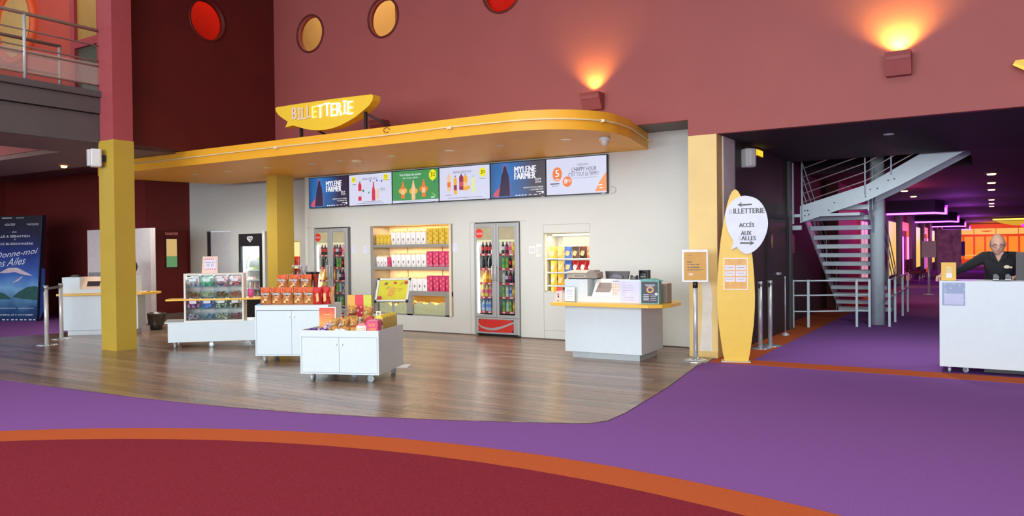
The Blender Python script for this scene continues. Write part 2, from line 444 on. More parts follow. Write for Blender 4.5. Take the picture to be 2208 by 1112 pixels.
P('door_frame', MB().box(-16.53, -16.50, 10.83, 10.87, 0, 2.07).box(-16.53, -16.50, 11.70, 11.75, 0, 2.07).box(-16.53, -16.50, 10.87, 11.70, 2.03, 2.07), burgundy_dark, d)
P('vision_panel', MB().box(-16.53, -16.52, 11.09, 11.43, 1.15, 1.87), mat('slot_frame', (60, 20, 18), .5), d)
P('pane', MB().box(-16.519, -16.515, 11.125, 11.40, 1.40, 1.845), glow('lit_slot', (226, 186, 120), .85), d)
P('pane', MB().box(-16.519, -16.514, 11.125, 11.40, 1.18, 1.44), glow('lit_slot_green', (110, 170, 110), .7), d)
sg = T('door_sign', 'small red sign reading Local SSI above the glazed slot of the dark red door', 'sign', (-16.515, 11.26, 1.975), radians(90))
P('plate', MB().box(-.17, .17, -.006, 0, -.045, .045), mat('sign_red', (170, 46, 46), .5), sg)
text('Local SSI', 0, 0, .31, .060, -.007, mat('sign_pink_white', (240, 200, 196), .6), sg, .01)
S('baseboard_left', MB().box(-16.5, -16.485, 10.8, 11.74, 0, .09), mat('skirting_grey', (120, 108, 102), .6))
area('back_room_fill', (-17.5, 6.0, 3.9), (radians(12), 0, 0), 4, 2.4, 80, (1, .8, .75))  # added fill without a fixture, brightening the back room

# ------------------------------------------------------------------ upstairs balcony room
up_red = mat('balcony_red_wall', (190, 74, 58), .6, var=.05)
S('wall_balcony_rear', MB().box(-21, -15.42, 8.4, 8.5, 4.05, 7.6).box(-14.35, -12.2, 8.4, 8.5, 4.05, 7.6), up_red)
wd_ = S('window_5', MB().lathe([(.80, 0), (.80, .10), (.68, .10), (.68, 0)], n=48, caps=False), mat('orange_rim', (226, 92, 40), .5))
wd_.rotation_euler = (radians(90), 0, 0); wd_.location = (-17.5, 8.399, 6.36)
P('pane', MB().cyl((0, 0, .02), (0, 0, .03), .69, n=48), mat('balcony_cream', (212, 172, 104), .4), wd_)
dd = S('door_3', MB().box(-15.42, -15.26, 8.36, 8.48, 4.06, 7.4).box(-14.49, -14.35, 8.36, 8.48, 4.06, 7.4).box(-15.26, -14.49, 8.36, 8.48, 5.54, 5.69).box(-15.26, -14.49, 8.36, 8.48, 4.06, 4.16), mat('door_rose', (168, 62, 68), .5))
P('pane', MB().box(-15.26, -14.49, 8.43, 8.45, 5.69, 7.4), mat('balcony_ochre', (176, 136, 70), .4), dd)
P('pane', MB().box(-15.26, -14.49, 8.43, 8.45, 4.16, 5.54), mat('balcony_slate', (92, 92, 76), .25), dd)
area('balcony_lamp', (-15.5, 6.6, 7.5), (0, 0, 0), 4, 2, 46, (1, .82, .68))
# ================================================================== COLUMNS, CANOPY
pink_red = mat('column_rose_paint', (172, 76, 80), .6, var=.04)
c = S('column_left', MB().box(-11.93, -11.52, 6.885, 7.22, 0, 3.285), col_yellow)
P('upper_shaft', MB().box(-11.89, -11.53, 6.89, 7.215, 3.285, 7.6), pink_red, c)
S('column_middle', MB().box(-12.2, -11.91, 10.42, 10.85, 0, 3.033), col_yellow)
c = S('column_right', MB().box(-3.575, -3.175, 10.4, 10.66, 0, 3.06), col_peach)
mb = MB(); pts = [(-3.43, .10), (-3.40, .45), (-3.385, .80), (-3.40, 1.05), (-3.33, 1.10), (-3.27, 1.02), (-3.245, .78), (-3.265, .60), (-3.255, .4), (-3.26, .12), (-3.23, .06), (-3.42, .05)]
mb.poly(pts, 10.398); P('bare_plaster_patch', mb, mat('bare_plaster', (232, 226, 214), .8, var=.08), c)
S('trim_3', MB().box(-3.575, -3.175, 10.39, 10.40, .0, .09), mat('skirting_yellow', (230, 194, 116), .5))
S('wall_jamb', MB().box(-3.6, -3.16, 10.66, 11.22, 0, 3.06), mat('jamb_white', (236, 228, 218), .6))

def canopy_outline():
    p = [(-14.5, 11.23), (-14.72, 10.5), (-14.95, 9.4), (-15.0, 8.9), (-14.85, 8.55), (-14.5, 8.42)]
    for i in range(37):
        a = radians(-90 + 90 * i / 36)
        p.append((-5.35 + 1.14 * cos(a), 9.46 + 1.03 * sin(a)))
    p += [(-4.23, 9.9), (-4.495, 11.23)]
    return p
cano = S('canopy', MB().prism(canopy_outline(), 3.033, 3.285, 'z'), canopy_y)
# conduit along the fascia
co = canopy_outline(); path = []
for x, y in co[5:-2]:
    path.append((x, y))
path = [(-13.6, 8.402), (-12.0, 8.405), (-9.6, 8.408), (-7.4, 8.412), (-6.2, 8.414)] + [(-5.35 + 1.155 * cos(radians(a)), 9.46 + 1.045 * sin(radians(a))) for a in range(-90, 1, 6)] + [(-4.21, 9.9), (-4.47, 11.2)]
t = T('conduit', 'thin white cable conduit running along the edge of the amber canopy', 'cable', (0, 0, 0))
P('pipe', MB().tube([(x, y, 3.163 + .012 * (i % 2 == 0 and i < 5)) for i, (x, y) in enumerate(path)], .012, 6), mat('conduit_white', (236, 214, 160), .4), t)
mb = MB()
for x, y in [(-9.6, 8.40), (-6.2, 8.405), (-4.27, 9.1), (-4.46, 11.17)]: mb.box(x - .04, x + .04, y - .018, y + .02, 3.145, 3.182)
P('clip', mb, mat('clip_white', (230, 214, 170), .4), t)
P('wire_loop', MB().tube([(-7.32 + .055 * cos(a), 8.41, 3.235 + .035 * sin(a)) for a in [i * .45 for i in range(13)]], .004, 5), ink, t)
# recessed lamps under the canopy
lamp_on = glow('lamp_lens', (255, 244, 214), 6.0)
lamp_ring = mat('lamp_ring', (236, 206, 150), .3, .3)
DLX = [-14.35, -13.15, -12.15, -11.06, -9.93, -9.27, -8.14, -7.0, -6.09, -5.0]
DLN = ['left end', 'second', 'third', 'fourth', 'fifth', 'sixth', 'seventh', 'eighth', 'ninth', 'right end']
proto = None
for i, x in enumerate(DLX):
    lab = 'round recessed spotlight in the amber canopy, ' + (ORD[i] + ' from the left')
    if proto is None:
        t = T('recessed_spotlight', lab, 'ceiling light', (x, 9.48, 3.033), 0, 'spotlights under the canopy')
        P('ring', MB().lathe([(.075, -.006), (.075, 0), (.05, 0), (.05, -.006)], n=20), lamp_ring, t)
        P('lens', MB().cyl((0, 0, -.001), (0, 0, -.003), .05, n=16), lamp_on, t); proto = t
    else:
        t = copy_tree(proto); t.location = (x, 9.48, 3.033); t['label'] = lab
    if i not in (2, 5):
        spot('canopy_spot', (x, 9.48, 3.02), (radians(14), 0, 0), 190 if i < 2 else 78, (1, .97, .92), 140, .8, .05)
t = T('smoke_detector', 'flat cream disc detector on the underside of the canopy', 'detector', (-8.99, 9.58, 3.033)); P('base', MB().lathe([(.09, 0), (.09, -.02), (.07, -.04), (.0, -.042)], n=20), mat('detector_cream', (240, 216, 170), .5), t)
P('sensor', MB().lathe([(.03, -.041), (.028, -.055), (0, -.058)], n=12), mat('detector_grey', (190, 180, 160), .5), t)
t = T('dome_camera', 'white dome camera under the rounded right end of the canopy', 'camera', (-4.48, 9.62, 3.033)); P('base', MB().lathe([(.075, 0), (.075, -.04), (.06, -.05)], n=20), white_lam, t)
P('dome', MB().ball((0, 0, -.055), (.055, .055, .065), 14, 8), mat('dome_smoke', (206, 200, 190), .15), t)

# illuminated speech-bubble sign over the canopy
sy = mat('sign_yellow', (240, 196, 52), .4, var=.03)
sp = [(-9.722, 3.809), (-9.685, 3.825), (-9.2, 3.826), (-8.4, 3.818), (-7.674, 3.80), (-7.644, 3.774), (-7.66, 3.708), (-7.73, 3.64), (-7.844, 3.579), (-8.0, 3.50), (-8.148, 3.451), (-8.31, 3.405), (-8.473, 3.378), (-8.62, 3.37), (-8.766, 3.376), (-8.93, 3.395), (-9.08, 3.429), (-9.317, 3.5), (-9.496, 3.487), (-9.437, 3.571), (-9.55, 3.635), (-9.644, 3.696), (-9.70, 3.755)]
t = T('bubble_sign', 'yellow speech-bubble sign reading BILLETTERIE above the canopy, half its letters lit', 'sign', (-8.68, 8.5, 3.29))
def rel(pts, x, z): return [(a - x, b - z) for a, b in pts]
P('body', MB().prism(rel(sp, -8.68, 3.29), 0, .16, 'y'), sy, t)
lit = glow('lit_letter', (255, 252, 236), 1.5); unlit = mat('unlit_letter', (236, 206, 176), .5); dimlit = glow('dim_letter', (255, 240, 140), 1.1)
lets = 'BILLETTERIE'; ww = [1.15, .8, 1.05, 1.05, 1.1, 1.3, 1.3, 1.1, 1.2, .85, 1.15]
tot = sum(ww); x = -9.335; 
for i, ch in enumerate(lets):
    w = ww[i] / tot * 1.305; zc = 3.675 - .022 * (i / 10.0) + (.01 if i % 3 == 0 else -.006)
    if ch == 'I':
        hh = .0925 if i < 5 else .10; cx = x + w / 2 + 8.68; cz = zc - 3.29
        P('letter', MB().rect(cx - .017, cx + .017, cz - hh, cz + hh, -.012).rect(cx - .04, cx + .04, cz + hh - .024, cz + hh, -.0121).rect(cx - .04, cx + .04, cz - hh, cz - hh + .024, -.0121), unlit if i < 4 else lit, t)
    else: text(ch, x + w / 2 + 8.68, zc - 3.29, w * .80, .185 if i < 5 else .20, -.012, unlit if i < 4 else (dimlit if i == 4 else lit), t, .05, 'letter')
    x += w
for x in (-9.2, -7.85):
    P('post', MB().box(x + 8.66, x + 8.70, .04, .08, 0, .22 if x < -9 else .28), mat('dark_iron', (52, 44, 44), .5, .4), t)
    P('brace', MB().cyl((x + 8.72, .07, .24), (x + 9.0, .5, 0), .017, n=8), mat('dark_iron', (52, 44, 44), .5, .4), t)
t = T('bubble_sign', 'yellow leaf-shaped sign cut by the right frame edge, high on the burgundy wall', 'sign', (.95, 10.36, 3.35))
P('body', MB().prism([(-.74, .17), (-.72, .21), (.7, .24), (.72, .18), (.55, .04), (.3, -.05), (0, -.08), (-.3, -.04), (-.6, .08)], -.08, .03, 'y'), sy, t)
P('rim', MB().tube([(-.74, -.085, .17), (-.6, -.085, .08), (-.3, -.085, -.04), (0, -.085, -.08), (.3, -.085, -.05)], .012, 6), glow('sign_rim_light', (255, 214, 90), 1.2), t)

# wall uplighters
sc_m = mat('uplighter_rose', (150, 72, 70), .6)
lamp_o = glow('uplighter_lamp', (255, 190, 90), 14)
def sconce(x, z0, z1, hw, label, power, lit_=True):
    t = T('wall_uplighter', label, 'wall lamp', (x, 10.4, z0), 0, 'wall uplighters')
    h = z1 - z0; mb = MB()
    d0, d1 = .10, .22
    v = [(-hw, -d0, 0), (hw, -d0, 0), (hw, -.004, 0), (-hw, -.004, 0), (-hw * 1.02, -d1, h), (hw * 1.02, -d1, h), (hw * 1.02, -.004, h), (-hw * 1.02, -.004, h)]
    i = .012
    v += [(-hw + i, -d1 + i, h), (hw - i, -d1 + i, h), (hw - i, -.016, h), (-hw + i, -.016, h), (-hw + i, -d1 + i + .02, h - .09), (hw - i, -d1 + i + .02, h - .09), (hw - i, -.016, h - .09), (-hw + i, -.016, h - .09)]
    f = [(0, 3, 2, 1), (0, 1, 5, 4), (1, 2, 6, 5), (2, 3, 7, 6), (3, 0, 4, 7)]
    for a in range(4):
        b = (a + 1) % 4
        f += [(4 + a, 4 + b, 8 + b, 8 + a), (8 + b, 8 + a, 12 + a, 12 + b)]
    f.append((12, 13, 14, 15))
    mb.add(v, f); P('shade', mb, sc_m, t)
    P('lamp', MB().cyl((-.06, -.11, h - .055), (.06, -.11, h - .055), .022, n=10), lamp_o if lit_ else glow('uplighter_dim', (255, 214, 190), 1.0), t)
    return t
sconce(-.94, 3.55, 3.815, .138, 'square rose uplighter glowing orange, right end of the burgundy wall', 0)
sconce(-4.99, 3.56, 3.80, .15, 'rose uplighter glowing orange, just above the rounded canopy end', 0)
sconce(-9.13, 3.56, 3.80, .15, 'unlit rose uplighter half hidden behind the canopy beside the bubble sign', 0, False)
spot('uplighter_beam', (-.94, 10.27, 3.82), (radians(180 - 8), 0, 0), 150, (1, .98, .15), 130, .9, .03)
spot('uplighter_beam', (-4.99, 10.27, 3.81), (radians(180 - 8), 0, 0), 85, (1, .86, .13), 110, .9, .03)
# ================================================================== PASSAGE
S('ceiling_passage_front', MB().box(-3.575, 6, 10.5, 14.75, 3.06, 3.2), ceil_dark)
S('ceiling_passage_rear', MB().box(-.3, 6, 14.75, 17.6, 3.06, 3.2).box(-5, 6, 17.6, 70, 3.06, 3.2), mat('plum_ceiling_paint', (70, 48, 62), .8, var=.06))
S('ceiling_stairwell', MB().box(-6, 0, 14.6, 17.7, 5.2, 5.3).box(-.32, -.28, 14.75, 17.6, 3.2, 5.2).box(-6, -.3, 17.6, 17.65, 3.2, 5.2).box(-6, -.3, 14.7, 14.75, 3.2, 5.2), ceil_dark)
S('wall_passage_left', MB().box(-3.4, -3.15, 11.22, 14.55, 0, 3.06), black_wall)
d = S('door_4', MB().box(-3.15, -3.135, 13.1, 14.45, .01, 2.0), black_wall)
P('door_frame', MB().box(-3.15, -3.12, 13.04, 13.10, 0, 2.06).box(-3.15, -3.12, 14.45, 14.51, 0, 2.06).box(-3.15, -3.12, 13.10, 14.45, 2.0, 2.06), mat('dark_plum', (46, 34, 48)), d)
P('handle_plate', MB().prism([(13.29 + .06 * cos(a), 1.60 + .12 * sin(a)) for a in [i * pi / 8 for i in range(16)]], -3.135, -3.125, 'x'), mat('brass', (176, 146, 70), .35, .8), d)
P('latch', MB().box(-3.135, -3.09, 13.62, 13.78, 1.03, 1.07), steel, d)
S('trim_4', MB().box(-3.4, -3.1, 14.55, 14.72, 0, 3.06), mat('door_post_green_grey', (72, 78, 72), .5))
S('wall_stair_left', MB().box(-3.6, -3.42, 14.72, 20.0, 0, 5.2), mat('stairwell_brown', (70, 48, 46), .7, var=.1))
S('wall_stair_return', MB().box(-3.6, -3.15, 20.0, 20.15, 0, 3.06), burgundy_dark)
S('wall_passage_far_left', MB().box(-3.4, -3.15, 20.15, 70, 0, 3.06), mat('passage_red_wall', (142, 44, 62), .6))
S('wall_passage_right', MB().box(6, 6.2, 10.4, 70, 0, 3.2), burgundy_dark)
# extinguisher notice
t = T('notice_panel', 'pink-red notice panel on the dark wall left of the staircase', 'notice', (-3.40, 15.92, 1.565))
P('board', MB().box(0, .012, -.36, .36, -.18, .18), mat('notice_red', (176, 84, 84), .5), t)
mb = MB()
for k in range(5): mb.box(.012, .014, -.28, .05 + .06 * (k % 3), .10 - k * .05, .12 - k * .05)
P('lettering', mb, mat('notice_print', (230, 180, 170), .6), t)
# ---- staircase
st = T('staircase', 'grey metal switchback staircase with open treads at the passage entrance', 'staircase', (0, 0, 0))
N1 = 13; zt = 2.27; y0, y1 = 19.4, 15.55
for i in range(N1):
    k = i / (N1 - 1); y = y0 + (y1 - y0) * k; z = .10 + (zt - .10) * k
    P('tread', MB().box(-3.04, -1.92, y - .13, y + .13, z - .085, z), stair_grey, st)
def stringer(x0, x1, pts, name='stringer'): return P(name, MB().prism(pts, x0, x1, 'x'), stair_grey, st)
sl = (zt - .1) / (y1 - y0)
for a, b in ((-3.07, -3.045), (-1.915, -1.89)):
    stringer(a, b, [(y0 + .3, -.0), (y0 + .12, 0.0), (y1 - .2, zt - .12), (y1 - .2, zt + .12), (y0 + .1, .22), (y0 + .3, .1)])
P('landing', MB().box(-3.25, -2.0, 15.0, 15.62, 2.06, 2.11), stair_grey, st)
# second flight, rising to the right; its outer cheek faces the hall
yS = 15.0
cheek = [(-3.14, 1.965), (-1.955, 2.345), (-1.41, 2.60), (-.31, 3.19), (-.31, 3.59), (-1.41, 2.955), (-1.955, 2.645), (-3.14, 2.29)]
k = yS / 15.6
P('cheek_plate', MB().prism([(x * k, (z - 1.52) * k + 1.52) for x, z in cheek], yS - .012, yS, 'y'), stair_grey, st)
mb = MB()
for x, z in [(-3.05, 2.20), (-3.0, 2.2), (-2.98, 2.12), (-3.05, 2.10), (-2.52, 2.33), (-2.62, 2.19), (-1.98, 2.42), (-1.9, 2.55), (-1.78, 2.56), (-1.6, 2.7), (-1.5, 2.72)]:
    X, Z = x * k, (z - 1.52) * k + 1.52
    mb.cyl((X, yS - .016, Z), (X, yS - .012, Z), .014, n=8)
P('bolt', mb, mat('bolt_dark', (70, 72, 74), .5, .5), st)
for i in range(8):
    x = -1.75 + i * .18; z = 2.60 + i * .105
    P('tread', MB().box(x - .11, x + .11, yS + .02, yS + 1.0, z - .045, z), stair_grey, st)
P('inner_cheek', MB().prism([(x * k, (z - 1.52) * k + 1.52) for x, z in cheek[1:-1]], yS + 1.0, yS + 1.012, 'y'), stair_grey, st)
# five bars and posts of the second flight
for j in range(5):
    o = .075 + j * .155
    pts = [(-3.10 * k, yS - .03, (2.28 - 1.52) * k + 1.52 + o), (-1.955 * k, yS - .03, (2.645 - 1.52) * k + 1.52 + o), (-1.41 * k, yS - .03, (2.955 - 1.52) * k + 1.52 + o), (-.5 * k, yS - .03, (3.45 - 1.52) * k + 1.52 + o)]
    P('rail_bar', MB().tube(pts, .011, 6), mat('rail_rose_grey', (196, 176, 172), .4, .3), st)
for x, zb, zt2 in ((-3.10, 2.0, 3.1), (-1.985, 2.45, 3.35), (-1.55, 2.80, 3.6)):
    P('rail_post', MB().cyl((x * k, yS - .03, (zb - 1.52) * k + 1.52), (x * k, yS - .03, (zt2 - 1.52) * k + 1.52), .014, n=8), stair_grey, st)
P('corner_post', MB().box(-3.19, -3.12, 14.9, 14.97, 1.93, 3.06), stair_grey, st)
P('landing_bracket', MB().box(-3.30, -3.0, 14.98, 15.06, 1.82, 1.90), stair_grey, st)
# handrail bars left side first flight
for s_ in (-3.10, -1.86):
    for j in range(3):
        o = .35 + j * .27
        P('rail_bar', MB().tube([(s_, y0 + .1, .1 + o), (s_, y1, zt + o)], .011, 6), stair_grey, st)
    for q in range(4):
        y = y0 + (y1 - y0) * q / 3; z = .1 + (zt - .1) * q / 3
        P('rail_post', MB().cyl((s_, y, z - .1), (s_, y, z + .92), .014, n=8), stair_grey, st)
P('main_pole', MB().cyl((-1.86, 16.25, 0), (-1.86, 16.25, 5.2), .128, n=28), stair_grey, st)
# ---- low barrier round the staircase foot
bar = T('barrier_rail', 'grey square-tube guard rail in front of the open stair treads', 'railing', (0, 0, 0))
pp = [(-3.15, 14.97), (-2.90, 15.09), (-2.14, 15.60), (-1.93, 15.66)]
for x, y in pp: P('post', MB().box(x - .02, x + .02, y - .02, y + .02, 0, .89), stair_grey, bar)
for z in (.87, .60, .30):
    for (a, b), (c_, d_) in zip(pp, pp[1:]): P('rail', MB().tube([(a, b, z), (c_, d_, z)], .018, 4), stair_grey, bar)
b2 = T('barrier_rail', 'short grey guard rail right of the stair pole, ending beside the passage', 'railing', (0, 0, 0))
pp = [(-1.62, 15.9), (-1.62, 16.9), (-1.62, 18.4), (-1.62, 19.6)]
for x, y in pp: P('post', MB().box(x - .02, x + .02, y - .02, y + .02, 0, .89), stair_grey, b2)
for z in (.87, .55): P('rail', MB().tube([(pp[0][0], pp[0][1], z), (pp[-1][0], pp[-1][1], z)], .018, 4), mat('rail_rose_grey', (196, 176, 172)), b2)
# ---- hall doors, lit panels and neon along the left side of the passage
pan_y = glow('lit_panel_yellow', (250, 196, 104), 1.0)
pan_o = glow('lit_door_orange', (246, 92, 34), .9)
neon_p = glow('neon_purple', (214, 90, 255), 5.0)
neon_v = glow('neon_violet', (150, 40, 255), 4.0)
pil = mat('grey_pilaster', (150, 140, 134), .6)
door_red = mat('hall_door_red', (176, 60, 40), .5)
can_m = mat('hall_canopy_black', (34, 24, 34), .7)
nm = ['nearest', 'second', 'third', 'fourth']
for i in range(4):
    Y = 30.0 + 11.7 * i
    t = T('wall_light_panel', 'tall glowing yellow wall panel on the left of the passage, %s one' % nm[i], 'light panel', (-3.15, Y + 1.4, 0), 0, 'yellow panels along the passage')
    P('frame', MB().box(0, .05, -1.25, 1.35, .38, 2.42), pil, t); P('diffuser', MB().box(.05, .06, -1.15, 1.25, .43, 2.37), pan_y, t)
    if i == 0: area('panel_glow', (-3.0, Y + 1.4, 1.4), (0, radians(-90), 0), 1.9, 2.3, 14, (1, .72, .30))
    if i < 3:
        t = T('hall_doorway', 'orange lit cinema hall doorway with violet tube lights, %s along the passage' % nm[i], 'doorway', (-3.14, Y + 5.6, 0), 0, 'hall doorways')
        P('surround', MB().box(0, .10, -1.9, -1.2, 0, 2.45).box(0, .10, 1.2, 1.9, 0, 2.45).box(0, .10, -1.2, 1.2, 2.1, 2.45), pan_o, t)
        for s_ in (-.6, .6): P('door', MB().box(0, .04, s_ - .58, s_ + .58, 0, 2.1), door_red, t)
        for y in (-1.15, 1.15): P('tube_light', MB().cyl((.12, y, .25), (.12, y, 1.85), .03, n=8), neon_p, t)
    S('trim_%d' % (5 + i), MB().box(-3.15, -2.95, Y + 3.0, Y + 3.5, 0, 3.06).box(-3.15, -2.95, Y + 7.7, Y + 9.3, 0, 3.06), pil)
    t = T('hall_canopy', 'black hall canopy edged with purple neon, %s over the passage doors' % nm[i], 'neon light', (-3.15, Y, 2.6), 0, 'neon canopies')
    P('box', MB().prism([(0, .02), (1.5, .02), (1.75, .9), (1.75, 3.0), (0, 3.0)], .03, .46, 'z'), can_m, t)
    P('neon_tube', MB().tube([(.02, 0, 0), (1.5, 0, 0), (1.78, .9, 0), (1.78, 1.1, 0), (1.78, 1.1, .22)], .032, 8), neon_p, t)
    P('neon_tip', MB().tube([(1.80, 1.15, -.02), (1.80, 1.15, .30)], .04, 8), neon_v, t)
for y, pw in ((29, 45), (36, 70), (50, 110), (62, 120)): point('neon_fill', (-.9, y, 2.3), pw, (.62, .10, 1.0), .35)
point('red_fill', (-2.0, 23.0, 2.3), 55, (1, .10, .30), .25)  # added fill imitating the red glow of the hall doors
t = T('wall_light_panel', 'pale pink lit double panel on the passage wall seen through the stair treads', 'light panel', (-3.15, 24.2, 0)); P('frame', MB().box(0, .04, -.75, .75, .5, 2.25), pil, t)
for y in (-.35, .36): P('diffuser', MB().box(.04, .05, y - .29, y + .29, .55, 2.2), glow('lit_panel_pink', (226, 160, 176), .85), t)
# ---- far end: glowing orange glazed doors
fe = S('wall_passage_end', MB().box(-5, 6.2, 70, 70.3, 0, 3.3), mat('far_red_wall', (214, 62, 40), .6))
fo = glow('far_orange', (255, 140, 34), 1.0); fo2 = glow('far_orange_pale', (255, 186, 96), 1.0)
far_red = glow('far_red_frame', (236, 58, 12), .9)
t = T('entrance_screen', 'bank of glowing orange glazed doors closing the far end of the passage', 'glazed doors', (0, 69.9, 0))
P('frame', MB().box(-2.9, 3.2, -.02, .06, 0, 3.3), far_red, t)
for k_ in range(4): P('transom_panel', MB().box(-2.6 + k_ * 1.45, -1.2 + k_ * 1.45, -.05, -.02, 2.28, 2.72), fo2, t)
for k_ in range(8): P('door_pane', MB().box(-2.55 + k_ * .73, -1.95 + k_ * .73, -.05, -.02, .35, 2.1), fo, t)
mb = MB().poly([(-.75, 2.54), (.10, 2.57), (-.05, 2.49), (-.3, 2.45), (-.6, 2.48)], -.06); P('lip_motif', mb, far_red, t)
P('light_line', MB().box(-2.6, -1.0, -.06, -.02, .62, .70), fo2, t)
point('far_glow', (0, 66, 2.0), 260, (1, .25, .04), .4)
t = T('hanging_sign', 'glowing yellow leaf-shaped sign hanging at the far end of the passage', 'sign', (1.35, 52, 2.9))
P('light_bar', MB().box(-1.3, 1.3, -.05, .05, -.03, .05), glow('sign_bar', (255, 214, 80), 2.0), t)
P('body', MB().prism([(-1.2, -.06), (1.3, -.06), (1.0, -.22), (.3, -.36), (-.3, -.34), (-.9, -.2)], -.03, .03, 'y'), glow('sign_body', (240, 180, 30), .8), t)
t = T('neon_bracket', 'short purple neon bar right of the standing man, far down the passage', 'neon light', (1.9, 45, 2.42))
P('tube', MB().tube([(-.6, 0, 0), (-.35, 0, .06), (.6, 0, .08)], .04, 8), neon_p, t); P('knuckle', MB().ball((-.6, 0, 0), .07), neon_v, t)
t = T('info_board', 'tall brown mottled poster board standing far down the passage', 'poster', (-1.62, 40, 0))
P('panel', MB().box(-.47, .47, -.03, .03, 0.2, 2.2), mat('brown_mottled', (186, 150, 140), .7, var=.5, scale=4), t); P('foot', MB().box(-.3, .3, -.2, .2, 0, .2), black_pl, t)
t = T('neon_figure', 'zigzag purple neon figure glowing beside the brown poster board', 'neon light', (-1.40, 41, 1.03))
P('tube', MB().tube([(-.17, 0, .58), (.13, 0, .52), (.09, 0, .42), (-.16, 0, .28), (.09, 0, .10), (.17, 0, .05)], .022, 8), neon_p, t); P('backing', MB().box(-.30, .36, .05, .09, -.04, .62), mat('violet_back', (84, 10, 120), .6), t)
P('stem', MB().cyl((0, .07, -1.03), (0, .07, .1), .03), black_pl, t)
t = T('sign_stand', 'blank grey panel on a chrome post beside the passage chairs', 'sign', (-1.62, 26.5, 0))
P('panel', MB().box(-.19, .19, -.02, .02, 1.13, 1.63), mat('panel_grey', (176, 166, 172), .5), t); P('post', MB().cyl((0, 0, .02), (0, 0, 1.13), .04), steel, t); P('base', MB().lathe([(.17, 0), (.17, .015), (.05, .03)], n=16), steel, t)
seat_m = mat('dark_red_seat', (96, 24, 36), .7)
for i, (x, y, lab) in enumerate([(-2.85, 25.5, 'dark red waiting chair with chrome legs, the nearest by the stairs'), (-2.55, 33.6, 'dark red waiting chair beyond the nearest orange doorway'), (-2.55, 35.3, 'dark red waiting chair behind the blank grey panel stand')]):
    t = T('waiting_chair', lab, 'chair', (x, y, 0), radians(90), 'waiting chairs in the passage')
    P('seat', MB().box(-.5, .5, -.28, .26, .42, .50), seat_m, t, bev=.02)
    if i: P('backrest', MB().box(-.5, .5, .22, .28, .5, .95), seat_m, t, bev=.02)
    for sx in (-.4, .4):
        for sy_ in (-.2, .2): P('leg', MB().cyl((sx, sy_, 0), (sx, sy_, .42), .015, n=8), chrome, t)
# ceiling downlights
proto = None
PD = [(0, 19.9), (0, 22.8), (0, 25.6), (0, 31.5), (0, 34.4), (0, 36.9), (-2.1, 24.5), (-2.1, 27.5)]
PL = ['nearest of the row down the passage ceiling', 'second of the row down the passage ceiling', 'third of the row down the passage ceiling', 'fourth of the row down the passage ceiling', 'fifth of the row down the passage ceiling', 'farthest of the row down the passage ceiling', 'just right of the rising stair cheek, upper', 'just right of the rising stair cheek, lower']
for (x, y), lab in zip(PD, PL):
    lab = 'small warm recessed downlight, ' + lab
    if proto is None:
        t = T('downlight', lab, 'ceiling light', (x, y, 3.06), 0, 'passage downlights')
        P('ring', MB().lathe([(.11, -.006), (.11, 0), (.08, 0), (.08, -.006)], n=16), lamp_ring, t); P('lens', MB().lathe([(.0, -.03), (.08, -.03), (.09, 0)], n=14), glow('warm_lens', (255, 206, 160), 5), t); proto = t
    else:
        t = copy_tree(proto); t.location = (x, y, 3.06); t['label'] = lab
    spot('downlight_beam', (x, y, 3.02), (0, 0, 0), 70, (1, .7, .45), 80, .6)
t = T('downlight', 'white recessed downlight in the black ceiling above the speaker', 'ceiling light', (-1.21, 11.88, 3.06)); P('ring', MB().lathe([(.07, -.008), (.07, 0), (.04, 0)], n=16), white_lam, t); P('lens', MB().cyl((0, 0, -.001), (0, 0, -.004), .045), glow('lens_soft', (236, 226, 230), 1.0), t)
for x, y in ((-1.21, 11.88), (1.6, 12.2)): spot('passage_fill', (x, y, 3.02), (radians(24), 0, 0), 170, (.92, .97, 1), 150, .7, .06)  # beams added to brighten the passage; the right one has no fixture
t = T('downlight', 'glowing orange recessed downlight under the balcony, left of the yellow column', 'ceiling light', (-15.5, 8.25, 3.26)); P('ring', MB().lathe([(.07, -.008), (.07, 0), (.05, 0)], n=16), lamp_ring, t); P('lens', MB().lathe([(0, -.05), (.05, -.04), (.06, 0)], n=12), glow('orange_lens', (255, 190, 110), 6), t)
spot('balcony_downlight', (-15.5, 8.25, 3.2), (0, 0, 0), 20, (1, .7, .45), 90)
# ================================================================== SCREENS ABOVE THE STAND
scr_w = glow('screen_white', (214, 216, 240), 1.0); scr_g = glow('screen_green', (66, 148, 84), 1.0)
tv_y = glow('screen_yellow', (240, 232, 20), 1.0); tv_white = glow('screen_lettering', (240, 240, 250), 1.0)
tv_ink = glow('screen_ink', (84, 84, 110), .8); tv_red = glow('screen_red', (214, 40, 70), 1.0); tv_or = glow('screen_orange', (238, 122, 44), 1.0)
tv_pale = glow('screen_peach', (240, 196, 150), 1.0); tv_amber = glow('screen_amber', (240, 176, 60), 1.0); tv_plum = glow('screen_plum', (150, 44, 84), 1.0)
tv_blue = glow('screen_cap_blue', (60, 80, 170), 1.0); tv_teal = glow('screen_cap_teal', (40, 150, 160), 1.0); tv_lime = glow('screen_lime', (226, 232, 160), 1.0)
tv_dgreen = glow('screen_cap_green', (60, 150, 90), 1.0); tv_dark = glow('screen_cloak', (46, 34, 66), 1.0); tv_rose = glow('screen_rose', (206, 84, 110), 1.0)
